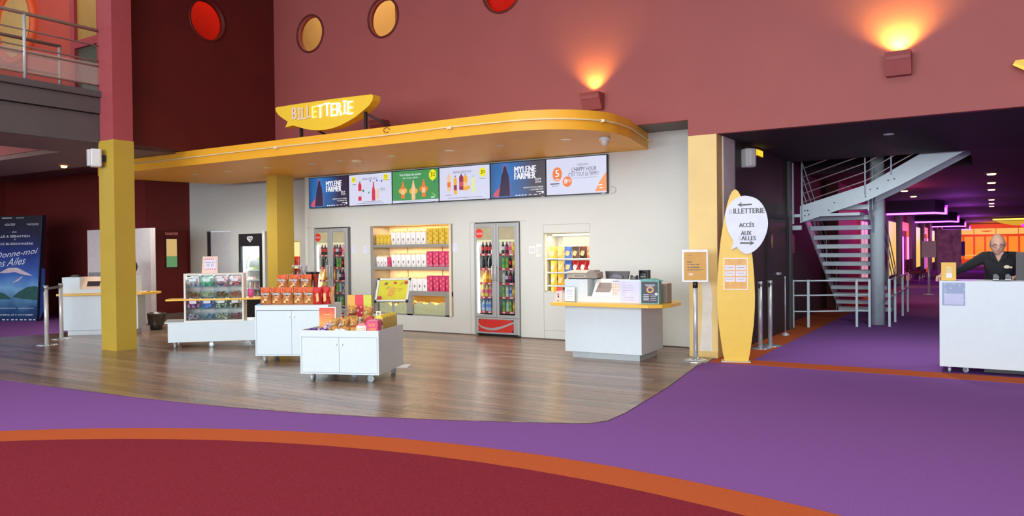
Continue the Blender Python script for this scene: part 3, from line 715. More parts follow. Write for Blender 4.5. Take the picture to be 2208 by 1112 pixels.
def blue_stage(name, c0, c1, c2):
    m = bpy.data.materials.new(name); m.use_nodes = True; nt = m.node_tree; N = nt.nodes; L = nt.links
    b = N['Principled BSDF']; tc = N.new('ShaderNodeTexCoord'); sx = N.new('ShaderNodeSeparateXYZ'); L.new(tc.outputs['Object'], sx.inputs[0])
    no = N.new('ShaderNodeTexNoise'); no.inputs['Scale'].default_value = 3; L.new(tc.outputs['Object'], no.inputs['Vector'])
    ad = N.new('ShaderNodeMath'); ad.operation = 'MULTIPLY_ADD'; ad.inputs[1].default_value = .35; L.new(no.outputs['Fac'], ad.inputs[0]); L.new(sx.outputs['X'], ad.inputs[2])
    r = N.new('ShaderNodeValToRGB'); L.new(ad.outputs[0], r.inputs[0])
    mr = N.new('ShaderNodeMapRange'); mr.inputs['From Min'].default_value = -.4; mr.inputs['From Max'].default_value = .48; L.new(ad.outputs[0], mr.inputs[0]); L.new(mr.outputs[0], r.inputs[0])
    r.color_ramp.elements[0].color = lin(c0); r.color_ramp.elements[1].color = lin(c2)
    e = r.color_ramp.elements.new(.38); e.color = lin(c1)
    b.inputs['Base Color'].default_value = (.02, .02, .02, 1); L.new(r.outputs[0], b.inputs['Emission Color']); b.inputs['Emission Strength'].default_value = 1
    return m
stage = blue_stage('screen_blue_stage', (24, 70, 120), (34, 120, 200), (38, 26, 60))
stage2 = blue_stage('screen_blue_grey_stage', (40, 90, 140), (40, 120, 200), (74, 70, 82))
TW, TH = 1.085, .59
def screen(i, label, sm):
    x = -11.8 + 1.1074 * (i + .5)
    t = T('menu_screen', label, 'screen', (x, 11.15, 2.698), 0, 'screens over the stand')
    P('bezel', MB().box(-.551, .551, .004, .06, -.308, .308), black_pl, t)
    P('display', MB().rect(-TW / 2, TW / 2, -TH / 2, TH / 2, .002), sm, t)
    P('wall_mount', MB().box(-.2, .2, .06, .08, -.2, .2), black_pl, t)
    P('sensor', MB().box(.46, .52, .0, .01, -.314, -.304), alu, t)
    return t
def mini_bottle(t, cx, z0, h, w, body, cap, neck=.28, lab=None, capname='bottle_cap'):
    zn = z0 + h * (1 - neck)
    P('bottle_picture', MB().poly([(cx - w / 2, z0), (cx + w / 2, z0), (cx + w / 2, zn), (cx + w * .2, zn + h * neck * .55), (cx + w * .18, z0 + h * .93), (cx - w * .18, z0 + h * .93), (cx - w * .2, zn + h * neck * .55), (cx - w / 2, zn)], .0005), body, t)
    P(capname, MB().rect(cx - w * .2, cx + w * .2, z0 + h * .94, z0 + h, .0005), cap, t)
    if lab: P('bottle_label', MB().rect(cx - w * .48, cx + w * .48, z0 + h * .22, z0 + h * .5, -.0003), lab, t)
def price(t, cx, cz, r, a, b):
    P('price_bubble', MB().disc(cx, cz, r, .0005, 22, r * 1.12).poly([(cx - r * .5, cz - r * .8), (cx + r * .1, cz - r), (cx - r * .05, cz - r * 1.45)], .0005), tv_y, t)
    mb = MB(); text_mb(mb, a, cx - r * .3, cz + r * .1, r * .5, r * 1.0, -.0006, .02); text_mb(mb, b, cx + r * .42, cz + r * .3, r * .55, r * .45, -.0006, .02)
    mb.rect(cx + r * .15, cx + r * .7, cz - r * .25, cz - r * .12, -.0006); P('lettering', mb, mat('price_ink', (70, 74, 30), .5), t)
def lines(t, rows, m, y=.0004):
    mb = MB()
    for x0, x1, z, h in rows: mb.rect(x0, x1, z - h / 2, z + h / 2, y)
    o = P('small_print', mb, m, t); o['kind'] = 'stuff'; return o
def singer(i, label, sm):
    t = screen(i, label, sm)
    P('figure_glow', MB().poly([(-.31, .24), (-.27, .275), (-.22, .27), (-.19, .22), (-.20, .15), (-.17, .08), (-.13, -.1), (-.12, -.28), (-.34, -.28), (-.34, -.1), (-.31, .1), (-.30, .16)], .0006), glow('screen_halo', (120, 110, 170), .8), t)
    P('figure_cloak', MB().poly([(-.28, .20), (-.26, .235), (-.235, .235), (-.215, .2), (-.215, .16), (-.18, .1), (-.16, -.05), (-.15, -.27), (-.37, -.27), (-.38, -.2), (-.34, -.05), (-.32, .08), (-.285, .15)], .0002), tv_dark, t)
    P('figure_train', MB().poly([(-.34, -.02), (-.36, -.12), (-.42, -.16), (-.48, -.22), (-.49, -.26), (-.44, -.285), (-.38, -.285), (-.36, -.18)], -.0002), tv_rose, t)
    mb = MB(); text_mb(mb, 'MYLENE', .155, .165, .42, .105, -.0004, .07); text_mb(mb, 'FARMER', .15, .055, .41, .105, -.0004, .07)
    P('lettering', mb, tv_white, t); mb = MB()
    text_mb(mb, '2019', .40, -.015, .11, .04, -.0004, .03); text_mb(mb, 'LE FILM', .405, -.06, .11, .03, -.0004, .03)
    text_mb(mb, 'RENDEZ-VOUS AU CINEMA', .31, -.145, .38, .024, -.0004, .03); text_mb(mb, '7 NOVEMBRE 2019', .37, -.185, .26, .024, -.0004, .03)
    P('lettering', mb, tv_white, t)
    lines(t, [(-.04 + .06 * k, 0 + .06 * k, -.268, .016) for k in range(4)] + [(.22, .28, -.268, .01), (.32, .38, -.268, .01), (.42, .45, -.262, .014), (.37, .5, -.225, .012)], tv_white)
    P('round_mark', MB().disc(.49, -.235, .022, .0003), tv_white, t)
singer(0, 'screen with a cloaked figure on blue, leftmost of the row above the stand', stage)
t = screen(1, 'white screen showing two red bottles between two yellow price bubbles', scr_w)
price(t, -.42, .205, .052, '3', '50'); price(t, .40, .215, .058, '2', '80')
text('RAFRAICHISSEZ-VOUS !', .0, .205, .38, .045, .0004, tv_ink, t, .0)
mini_bottle(t, -.26, -.21, .38, .085, tv_red, tv_dgreen, .2, scr_w); mini_bottle(t, .09, -.22, .36, .085, tv_red, tv_red, .5)
P('leaf_mark', MB().disc(-.17, -.02, .028, .0004, 10).disc(-.03, -.06, .02, .0004, 10), tv_dgreen, t); P('glass_picture', MB().rect(.17, .22, -.19, .0, .0005), tv_pale, t)
lines(t, [(-.45, -.36, .11, .01), (.28, .5, .16, .008), (.25, .4, -.0, .006), (.26, .38, -.03, .006), (-.2, .3, -.235, .006), (-.35, .35, -.265, .006)], tv_ink)
P('cap_row', MB().disc(.01, .16, .016, .0004, 10).disc(.18, .16, .018, .0004, 10).disc(.29, .14, .018, .0004, 10), tv_blue, t)
t = screen(2, 'green screen showing three orange fruit drink bottles and one yellow price bubble', scr_g)
price(t, .41, .19, .085, '3', '20'); 
mb = MB(); text_mb(mb, 'Pour le festin des saveurs', -.11, .225, .5, .045, .0004, .015); text_mb(mb, 'thé, fruits, plaisir', -.11, .16, .36, .04, .0004, .015); P('lettering', mb, tv_white, t)
for cx, z0, h, bd, fr in ((-.29, -.21, .33, tv_or, tv_amber), (-.04, -.245, .38, tv_pale, tv_amber), (.20, -.20, .34, tv_or, tv_or)):
    P('fruit_picture', MB().disc(cx - .05, z0 + h * .42, .05, .0012, 14).disc(cx + .05, z0 + h * .42, .05, .0012, 14), fr, t)
    mini_bottle(t, cx, z0, h, .085, bd, tv_dgreen, .4, tv_pale)
P('footer_band', MB().rect(-TW / 2, TW / 2, -.295, -.25, .0004), scr_w, t)
P('leaf_mark', MB().poly([(.38, -.13), (.44, -.15), (.51, -.21), (.43, -.19)], .0003), glow('screen_leaf', (120, 190, 110), 1.0), t); P('lettering', MB().rect(.37, .45, -.225, -.205, .0002), tv_white, t)
lines(t, [(-.35, .35, -.275, .006), (.39, .48, .07, .008), (.42, .47, .045, .008)], tv_ink)
t = screen(3, 'white screen showing five assorted juice bottles and one yellow price bubble', scr_w)
price(t, .40, .17, .07, '3', '20'); text('RAFRAICHISSEZ-VOUS !', -.03, .20, .40, .042, .0004, tv_ink, t)
for cx, z0, h, w_, bd, cp, lb in ((-.33, -.13, .32, .075, tv_pale, tv_pale, tv_or), (-.19, -.19, .33, .07, tv_amber, tv_blue, tv_plum), (-.06, -.12, .29, .09, tv_plum, tv_teal, tv_rose), (.03, -.13, .29, .09, tv_amber, tv_teal, tv_pale), (.20, -.18, .30, .06, tv_lime, tv_teal, tv_lime)):
    mini_bottle(t, cx, z0, h, w_, bd, cp, .2, lb)
P('fruit_picture', MB().disc(.1, -.08, .035, .0003, 14), tv_amber, t)
lines(t, [(-.4, -.28, -.2, .008), (-.35, .4, -.255, .006), (.33, .47, .06, .006)], tv_ink)
singer(4, 'screen with a cloaked figure on blue and grey, next to the orange and white one', stage2)
t = screen(5, 'white screen with orange badges and happy hour lettering, rightmost of the row', scr_w)
mb = MB(); 
star = []
for k in range(36):
    a = 2 * pi * k / 36; r = .095 if k % 2 else .118
    star.append((-.34 + r * .82 * cos(a), .04 + r * 1.1 * sin(a)))
P('splash_badge', MB().poly(star, .0005), tv_or, t); P('round_badge', MB().disc(-.155, -.09, .085, .0004, 24), tv_or, t)
P('corner_shape', MB().poly([(.5425, .03), (.5425, -.27), (.34, -.27), (.42, -.12)], .0005), glow('screen_peach_orange', (240, 150, 84), 1.0), t)
mb = MB(); text_mb(mb, '5', -.34, .055, .07, .12, -.0003, .03); text_mb(mb, '8', -.185, -.08, .05, .08, -.0004, .03); text_mb(mb, '€10', -.125, -.075, .06, .05, -.0004, .02)
P('lettering', mb, tv_white, t)
mb = MB(); text_mb(mb, 'CHEZ NOUS,', .13, .17, .20, .04, .0004); text_mb(mb, 'L’HAPPY HOUR', .15, .10, .44, .07, .0004, .01); text_mb(mb, 'C’EST TOUT LE TEMPS !', .14, .02, .55, .06, .0004, .005); P('lettering', mb, tv_ink, t)
lines(t, [(-.375, -.305, -.047, .016), (.40, .47, -.172, .015), (.42, .48, -.217, .015)], tv_white, -.0003)
lines(t, [(-.08, .38, -.04, .004), (-.47, -.3, -.115, .02), (-.44, -.32, -.15, .006)], tv_ink)
t = T('cable_loop', 'thin grey cable loop on the wall right of the happy hour screen', 'cable', (-5.09, 11.215, 2.44)); P('wire', MB().tube([(.05 * cos(a) , 0, .055 * sin(a)) for a in [(-2.2 + i * .35) for i in range(13)]], .005, 5), alu, t)
P('clip', MB().box(-.045, -.02, -.005, .012, -.055, -.035), alu, t)

# ================================================================== DRINK COOLERS
cool_g = mat('cooler_grey', (176, 178, 178), .35, .3, var=.03); red_strip = mat('price_strip_red', (206, 60, 58), .5)
cool_in = mat('cooler_inner_white', (226, 226, 220), .4, var=.02); led = glow('cooler_led', (255, 250, 240), 5.0)
grill_red = mat('grille_red', (206, 44, 36), .5, var=.15, scale=40); strip_w = mat('strip_white', (240, 232, 226), .5)
BOT = {}
def bottle_mesh(key, body, label, cap, h=.21, r=.03):
    if key in BOT: return BOT[key]
    m0 = mat('drink_' + key, body, .15, var=.05); m1 = mat('label_' + key, label, .5, var=.1, scale=60); m2 = mat('cap_' + key, cap, .4)
    prof = [(r * .85, 0), (r, .01), (r, h * .28), (r * 1.01, h * .30), (r * 1.01, h * .58), (r, h * .60), (r * .75, h * .74), (r * .38, h * .86), (r * .36, h * .91)]
    a = MB().lathe(prof, n=10, mats=[0, 0, 0, 1, 1, 0, 0, 0]).mesh('bottle', [m0, m1])
    c = MB().lathe([(r * .45, h * .91), (r * .45, h), (r * .38, h * 1.005)], n=10).mesh('cap', m2)
    BOT[key] = (a, c); return BOT[key]
KIN = {'cola': ((56, 24, 22), (196, 40, 46), (190, 30, 34), 'dark cola bottle'), 'cherry': ((90, 30, 50), (170, 40, 90), (220, 60, 90), 'wine-red soda bottle'), 'zero': ((34, 24, 28), (40, 36, 44), (30, 30, 34), 'black-labelled cola bottle'),
       'orange': ((240, 150, 40), (250, 190, 60), (236, 120, 40), 'orange soda bottle'), 'mixed': ((240, 214, 90), (230, 110, 120), (230, 200, 60), 'yellow juice bottle'), 'water': ((190, 204, 226), (120, 150, 210), (96, 130, 206), 'clear water bottle'),
       'pink': ((236, 150, 170), (220, 70, 110), (230, 90, 130), 'pink drink bottle'), 'lime': ((150, 190, 80), (90, 160, 70), (70, 150, 60), 'green soda bottle'), 'tea': ((206, 150, 70), (240, 190, 60), (226, 180, 40), 'amber iced tea bottle'),
       'dark': ((70, 64, 62), (206, 200, 200), (40, 40, 44), 'grey-labelled bottle'), 'blue': ((180, 190, 200), (60, 100, 180), (200, 60, 60), 'blue-labelled bottle'), 'milk': ((226, 222, 214), (206, 196, 190), (170, 170, 170), 'pale milky bottle')}
RIGHTROWS = [['dark', 'cherry', 'pink', 'tea', 'lime'], ['lime', 'lime', 'cola', 'tea', 'tea'], ['milk', 'dark', 'cherry', 'zero', 'milk'], ['lime', 'milk', 'blue', 'tea', 'blue'], ['lime', 'milk', 'lime', 'tea', 'lime']]
LEFTROWS = [['cola'] * 4, ['zero'] * 4, ['orange'] * 4, ['mixed', 'mixed', 'pink', 'mixed'], ['water'] * 4]
def cooler(x0, label, where, lr):
    W_ = .915
    t = T('drinks_cooler', label, 'fridge', (x0, 11.17, 0), 0, 'drinks coolers in the wall')
    P('cabinet', MB().box(.01, .03, .02, .7, .03, 1.98).box(.885, .905, .02, .7, .03, 1.98).box(.03, .885, .66, .68, .03, 1.98).box(.03, .885, .02, .68, 1.955, 1.98).box(.03, .885, .02, .68, .33, .35), cool_g, t)
    P('inner_back', MB().box(.035, .88, .63, .655, .36, 1.95), cool_in, t); P('inner_side', MB().box(.031, .036, .05, .63, .36, 1.95), cool_in, t); P('inner_side', MB().box(.879, .884, .05, .63, .36, 1.95), cool_in, t)
    def frame_poly(a, b, c, d, r=.09):   # rounded outline
        out = []
        for (cx, cz, s0) in ((b - r, c + r, -90), (b - r, d - r, 0), (a + r, d - r, 90), (a + r, c + r, 180)):
            for k in range(5): q = radians(s0 + 90 * k / 4); out.append((cx + r * cos(q), cz + r * sin(q)))
        return out
    # two glazed doors: frame bars, glass, handle
    for nme, a, b, ga, gb in (('left', .0, .452, .05, .372), ('right', .458, .915, .51, .835)):
        d = P('door', MB().box(a, ga, 0, .035, .335, 1.975).box(gb, b, 0, .035, .335, 1.975).box(ga, gb, 0, .035, .335, .385).box(ga, gb, 0, .035, 1.90, 1.975), cool_g, t, bev=.006)
        P('glass_pane', MB().box(ga, gb, .014, .018, .385, 1.90), clear, d)
        hx = .405 if nme == 'left' else .475
        P('handle', MB().tube([(hx, 0, .98), (hx, -.05, 1.0), (hx, -.05, 1.22), (hx, 0, 1.24)], .012, 8), steel, d)
    P('header_panel', MB().box(.05, .85, .025, .03, 1.66, 1.90), mat('header_beige_lit', (232, 204, 160), .5, var=.15, scale=6, emit=.85), t)
    P('header_edge', MB().box(.05, .85, .022, .026, 1.655, 1.685), glow('header_light', (255, 246, 190), 1.1), t)
    P('round_logo', MB().disc(.115, 1.80, .082, -.003, 24), mat('logo_red', (222, 58, 40), .4), t)
    text('Coca-Cola', .115, 1.80, .135, .042, -.005, paper, t, .012)
    P('led_strip', MB().box(.052, .075, .04, .06, .40, 1.64), led, t)
    P('grille', MB().prism(frame_poly(.075, .80, .085, .30, .07), -.002, .03, 'y'), grill_red, t)
    mb = MB()
    for k in range(22): mb.box(.10 + k * .031, .106 + k * .031, -.0025, .0, .10, .285)
    P('grille_slots', mb, mat('grille_slot', (160, 30, 28), .6), t)
    up = [(.07 + .74 * k / 16, .225 - .085 * sin(pi * (k / 16) ** .8) * (1 - .2 * k / 16) + .055 * (k / 16) ** 2 + (.03 if k == 0 else 0)) for k in range(17)]
    lo = [(x, z - .045 + .03 * abs(i / 16 - .5)) for i, (x, z) in enumerate(up)]
    P('wave_band', MB().poly(up + lo[::-1], -.0035), cool_g, t)
    P('kick_frame', MB().box(0, .075, 0, .04, .05, .33).box(.80, .915, 0, .04, .05, .33).box(.075, .80, 0, .04, .05, .087).box(.075, .80, 0, .04, .298, .33), cool_g, t, bev=.01)
    P('foot', MB().box(.05, .87, .05, .3, 0, .05), black_pl, t)
    P('top_gap', MB().box(.02, .9, .0, .02, 1.976, 1.99), dark_gap, t)
    zs = [1.44, 1.19, .935, .69, .435]
    for z in zs:
        s_ = P('shelf', MB().box(.04, .875, .07, .6, z - .015, z), cool_in, t)
        P('price_strip', MB().box(.08, .875, .06, .07, z - .03, z + .008), red_strip, s_)
        P('price_tag', MB().box(.13, .18, .0585, .06, z - .024, z).box(.25, .31, .0585, .06, z - .024, z).box(.55, .6, .0585, .06, z - .024, z).box(.70, .77, .0585, .06, z - .024, z), strip_w, s_)
    for r, z in enumerate(zs):
        for side, rows, xs in (('left', LEFTROWS, [.115, .185, .255, .325]), ('right', RIGHTROWS, [.535, .605, .675, .745, .81])):
            for k, x in enumerate(xs):
                key = rows[r][k]; ms, cp = bottle_mesh(key, *KIN[key][:3])
                o = P('bottle', ms, None, None, (x0 + x, 11.17 + .115 + .012 * ((k * 7 + r) % 3), z + .0005))
                P('cap', cp, None, o)
                tag(o, '%s, %s from left, %s shelf down, %s door of %s cooler' % (KIN[key][3], ORD[k], ORD[r], side, where), 'bottle', 'bottles in the coolers')
                if k % 2 == 0:
                    o2 = P('bottle', ms, None, None, (x0 + x + .03, 11.17 + .30, z + .0005)); P('cap', cp, None, o2)
                    tag(o2, 'rear %s behind the %s, %s shelf down, %s door, %s cooler' % (KIN[key][3], ORD[k], ORD[r], side, where), 'bottle', 'bottles in the coolers')
    area('cooler_lamp', (x0 + .1, 11.30, 1.0), (0, radians(-68), 0), 1.2, .08, 7, (1, .97, .92))
    area('cooler_lamp', (x0 + .46, 11.30, 1.93), (0, 0, 0), .7, .1, 5, (1, .95, .85))
    return t
cooler(-7.74, 'tall grey two-door drinks cooler, right of the popcorn shelves', 'right', None)
cooler(-11.685, 'tall grey two-door drinks cooler behind the crisps, left of the popcorn shelves', 'left', None)
# ================================================================== POPCORN SHELVES
steel_m = mat('popcorn_unit_steel', (176, 172, 164), .4, .5, var=.04)
px0, px1 = -10.19, -8.27
t = T('popcorn_unit', 'steel popcorn shelving unit with two lit popcorn bins, set in the white wall', 'shelving', (px0, YW, 0))
Wp = px1 - px0
P('side_post', MB().box(0, .06, -.02, .5, .31, 1.985), steel_m, t); P('side_post', MB().box(Wp - .05, Wp, -.02, .5, .31, 1.985), mat('post_cream', (226, 216, 192), .4), t)
PSH = [1.632, 1.212, .76]
for z in PSH[:2]:
    s_ = P('shelf', MB().box(.06, Wp - .05, .0, .45, z - .055, z), steel_m, t)
    P('shelf_rail', MB().tube([(.06, -.005, z + .03), (Wp - .05, -.005, z + .03)], .004, 5), steel, s_)
P('counter_top', MB().box(0, Wp, -.01, .48, PSH[2] - .085, PSH[2]), steel_m, t)
P('back_panel', MB().box(.06, Wp - .05, .46, .48, .7, 1.98), niche_m, t)
for x in (.52, 1.36): P('divider_line', MB().box(x, x + .01, .455, .46, .78, 1.95), mat('divider_dark', (96, 70, 50), .5), t)
for a, b in ((.06, .14), (.86, 1.0), (1.76, Wp - .05)): P('bin_post', MB().box(a, b, 0, .05, .31, .675), steel_m, t)
P('bin_sill', MB().box(.06, Wp - .05, 0, .05, .31, .33), steel_m, t)
P('bin_back', MB().box(.06, Wp - .05, .45, .47, .31, .68), mat('bin_ochre', (150, 110, 40), .5), t)
for a, b in ((.14, .86), (1.0, 1.76)): P('bin_glass', MB().box(a, b, .02, .025, .33, .68), clear, t)
rnd = random.Random(11)
for a, b, f in ((.15, .86, lambda u: .12 + .18 * abs(u - .5) * 1.6), (1.0, 1.76, lambda u: .17 + .05 * abs(sin(u * 9)))):
    mb = MB(); n = 26
    vs = []; fs = []
    for j in range(8):
        for i in range(n + 1):
            u = i / n; hh = f(u) * (1 - .06 * j) + rnd.uniform(-.012, .012)
            vs.append((a + (b - a) * u, .04 + j * .055, .33 + hh + rnd.uniform(-.006, .006)))
    for j in range(7):
        for i in range(n): fs.append((j * (n + 1) + i, j * (n + 1) + i + 1, (j + 1) * (n + 1) + i + 1, (j + 1) * (n + 1) + i))
    base = len(vs)
    vs += [(a + (b - a) * i / n, .04, .33) for i in range(n + 1)]
    for i in range(n): fs.append((base + i, base + i + 1, i + 1, i))
    mb.add(vs, fs)
    for q in range(150):
        u = rnd.random(); y = rnd.uniform(.045, .35); mb.ball((a + .015 + (b - a - .03) * u, y, .335 + f(u) * (1 - .9 * (y - .04))), rnd.uniform(.012, .02), 5, 4)
    P('popcorn_heap', mb, cream, t)['kind'] = 'stuff'
area('popcorn_lamp', (-9.2, YW + .28, 1.96), (0, 0, 0), 1.7, .1, 10, (1, .74, .42))
for z in (1.55, 1.13): area('popcorn_lamp', (-9.2, YW + .33, z), (0, 0, 0), 1.7, .06, 4.5, (1, .72, .38))
area('popcorn_lamp', (-9.2, YW + .2, .67), (0, 0, 0), 1.6, .1, 7, (1, .68, .26))
# popcorn boxes: tapered cartons, each with a heap of popcorn
pb = {'white': mat('carton_white', (250, 248, 244), .6, var=.02), 'yellow': mat('carton_yellow', (232, 196, 60), .6, var=.12, scale=24), 'pink': mat('carton_pink', (214, 56, 110), .6, var=.35, scale=26)}
carton_print = {'white': mat('carton_print_dark', (110, 84, 84), .6), 'yellow': mat('carton_print_brown', (196, 158, 52), .6), 'pink': mat('carton_print_orange', (238, 120, 120), .6)}
CM = {}
def carton(kind, w, h, x, z, label):
    key = (kind, w, h)
    if key not in CM:
        b0 = .80; d = w * .9; mb = MB()
        v = []
        for k, s_ in ((0, b0), (h, 1.0)):
            for sx, sy_ in ((-1, 0), (1, 0), (1, 1), (-1, 1)): v.append((sx * w / 2 * s_, (0 if sy_ == 0 else d * s_) + (.0 if sy_ else (1 - s_) * d * .3), k))
        mb.add(v, [(0, 3, 2, 1), (0, 1, 5, 4), (1, 2, 6, 5), (2, 3, 7, 6), (3, 0, 4, 7)])
        pm = MB(); y = .001
        if kind == 'white': pm.box(-w * .10, w * .10, y - .004, y, h * .44, h * .50); pm.box(-w * .12, w * .12, y - .004, y, h * .34, h * .42); pm.box(-w * .08, w * .08, y - .004, y, h * .26, h * .30)
        else:
            for q in range(5):
                cx = (-.25 if q % 2 else .22) * w; cz = h * (.18 + q * .16); pm.poly([(cx + w * .16 * cos(a), cz + h * .09 * sin(a)) for a in [i * pi / 4 for i in range(8)]], -.0015 if q > 2 else .004 - q * .0005)
        r2 = random.Random(5); pc = MB()
        for q in range(11): pc.ball((r2.uniform(-.38, .38) * w, d * r2.uniform(.12, .9), h + r2.uniform(-.012, .012)), w * r2.uniform(.13, .2), 6, 4)
        CM[key] = (mb.mesh('carton', pb[kind]), pm.mesh('print', carton_print[kind]), pc.mesh('popcorn', cream))
    a, b, c = CM[key]
    o = P('popcorn_carton', a, None, None, (px0 + x, YW + .06, z)); tag(o, label, 'carton', 'popcorn cartons on the shelves')
    P('print', b, None, o); 
    if kind == 'white': P('popcorn', c, None, o)['kind'] = 'stuff'
    return o
SHN = ['top', 'middle', 'bottom']
rowsP = [
    [('yellow', .092, .19, .11 + .092 * i) for i in range(4)] + [('white', .118, .225, .50 + .121 * i) for i in range(7)] + [('yellow', .135, .29, 1.365 + .142 * i) for i in range(4)],
    [('white', .092, .185, .11 + .092 * i) for i in range(3)] + [('pink', .085, .175, .385)] + [('white', .118, .225, .50 + .121 * i) for i in range(7)] + [('pink', .135, .285, 1.365 + .142 * i) for i in range(4)],
    [('white', .10, .20, .12 + .10 * i) for i in range(4)] + [('white', .118, .225, .53 + .119 * i) for i in range(7)] + [('pink', .135, .285, 1.365 + .142 * i) for i in range(4)]]
for r, row in enumerate(rowsP):
    cnt = {}
    for kind, w, h, x in row:
        sz = 'tall' if h > .25 else ('small' if h < .21 else 'medium')
        k = (sz, kind); cnt[k] = cnt.get(k, 0) + 1
        carton(kind, w, h, x, PSH[r] + .0005, '%s %s popcorn carton, %s of its kind from the left on the %s shelf' % (sz, {'pink': 'pink patterned', 'yellow': 'yellow patterned', 'white': 'white'}[kind], ORD[cnt[k] - 1], SHN[r]))
# ================================================================== CRISP RECESS
t = T('crisp_shelves', 'white lit shelves holding crisp bags in the recess left of the cash desk', 'shelving', (-6.36, YW, 0))
for z in (1.36, 1.13, .91): P('shelf', MB().box(.005, .84, .06, .46, z - .022, z), white_lam, t)
P('lamp_tube', MB().tube([(.06, .2, 1.75), (.80, .2, 1.75)], .014, 8), glow('crisp_tube', (255, 246, 226), 2.5), t)
P('side_light', MB().box(.004, .02, .03, .06, .82, 1.76), glow('crisp_side_light', (255, 236, 196), 1.3), t)
P('back_light', MB().box(.12, .84, .455, .46, 1.52, 1.72), glow('crisp_back_glow', (255, 240, 210), 1.0), t)
area('crisp_lamp', (-5.94, YW + .2, 1.74), (0, 0, 0), .75, .06, 6, (1, .80, .48))
area('crisp_lamp', (-6.32, YW + .1, 1.25), (0, radians(-90), 0), .9, .08, 1.2, (1, .86, .6))
BAGM = {}
def bag_mesh(key, top, bottom, w, h, d):
    kk = (key, w, h)
    if kk in BAGM: return BAGM[kk]
    r3 = random.Random(len(key) * 7 + 3)
    nx, nz = 8, 9; v = []; f = []; mi = []
    for side in (-1, 1):
        for j in range(nz + 1):
            tz = j / nz; puff = (sin(pi * min(1, tz * 1.08)) ** .55 if 0 < tz < .925 else 0.0)
            for i in range(nx + 1):
                tx = i / nx * 2 - 1
                yy = side * d / 2 * puff * (1 - abs(tx) ** 2.6) + r3.uniform(-.004, .004) * (0 < j < nz)
                wz = w / 2 * (.94 + .06 * abs(2 * tz - 1))
                if tz <= 0: yy = side * d * .28 * (1 - abs(tx) ** 3)
                v.append((tx * wz, yy, tz * h + r3.uniform(-.002, .002)))
    n = (nx + 1) * (nz + 1); mb = MB()
    mb.v = v
    for s_ in (0, 1):
        for j in range(nz):
            for i in range(nx):
                a = s_ * n + j * (nx + 1) + i; q = [a, a + 1, a + nx + 2, a + nx + 1]
                mb.f.append(q if s_ == 0 else q[::-1]); mb.k.append(0 if j >= nz * .64 else 1); mb.sm.append(True)
    for i in range(nx): mb.f.append([i + 1, i, n + i, n + i + 1]); mb.k.append(1); mb.sm.append(False)
    for j in range(nz):
        a = j * (nx + 1); mb.f.append([a, a + nx + 1, n + a + nx + 1, n + a]); mb.k.append(0); mb.sm.append(False)
        a = j * (nx + 1) + nx; mb.f.append([a + nx + 1, a, n + a, n + a + nx + 1]); mb.k.append(0); mb.sm.append(False)
    m0 = mat('bag_' + key, top, .28, var=.10, scale=14, spec=.6); m1 = mat('bag_lower_' + key, bottom, .28, var=.22, scale=18, spec=.6)
    BAGM[kk] = mb.mesh('bag', [m0, m1]); return BAGM[kk]
BK = {'gold': ((244, 196, 60), (236, 176, 40), 'golden yellow'), 'paleyellow': ((246, 214, 120), (240, 196, 96), 'pale yellow'), 'blue': ((70, 110, 196), (90, 130, 200), 'blue'), 'brown': ((70, 44, 30), (120, 80, 50), 'dark brown'),
      'mahogany': ((110, 48, 26), (70, 34, 22), 'mahogany brown'), 'salmon': ((244, 170, 130), (236, 130, 96), 'salmon'), 'red': ((214, 36, 34), (200, 28, 28), 'red')}
crisp = [(1.36, ['gold', 'paleyellow', 'blue', 'brown', 'mahogany', 'salmon'], 'top'), (1.13, ['gold', 'paleyellow', 'blue', 'red', 'red', 'red'], 'second'), (.91, ['gold', 'gold', 'blue', 'blue', 'red', 'red'], 'third'), (.80, ['gold'], 'lowest')]
patch = mat('bag_mascot_white', (240, 206, 140), .5, var=.2, scale=30)
for z, ks, sh in crisp:
    cnt = {}
    for i, k in enumerate(ks):
        h = .19 if z > .85 else .084; w = .135 if i else .125; cnt[k] = cnt.get(k, 0) + 1
        o = P('crisp_bag', bag_mesh(k, BK[k][0], BK[k][1], .135, h, .06), None, None, (-6.36 + .10 + i * .138, YW + .16, z + .001), (0, 0, radians(-6 + (i * 5) % 13)))
        tag(o, '%s crisp bag%s on the %s shelf of the lit recess' % (BK[k][2], ', ' + ORD[cnt[k] - 1] + ' of its colour' if ks.count(k) > 1 else '', sh), 'crisp bag', 'crisp bags in the recess')
        if h > .15: P('printed_patch', MB().poly([(.038 * cos(a) + .006 * sin(3 * a), h * .42 + .045 * sin(a)) for a in [q * pi / 7 for q in range(14)]], -.0335), patch if k not in ('red',) else strip_w, o)
t = T('coin_changer', 'beige card machine on the bottom of the crisp recess', 'machine', (-5.98, YW + .12, .80)); P('body', MB().box(-.16, .16, 0, .2, 0, .084), mat('machine_beige', (170, 150, 120), .5), t); P('slot', MB().box(-.09, .02, -.004, 0, .035, .07), black_pl, t)
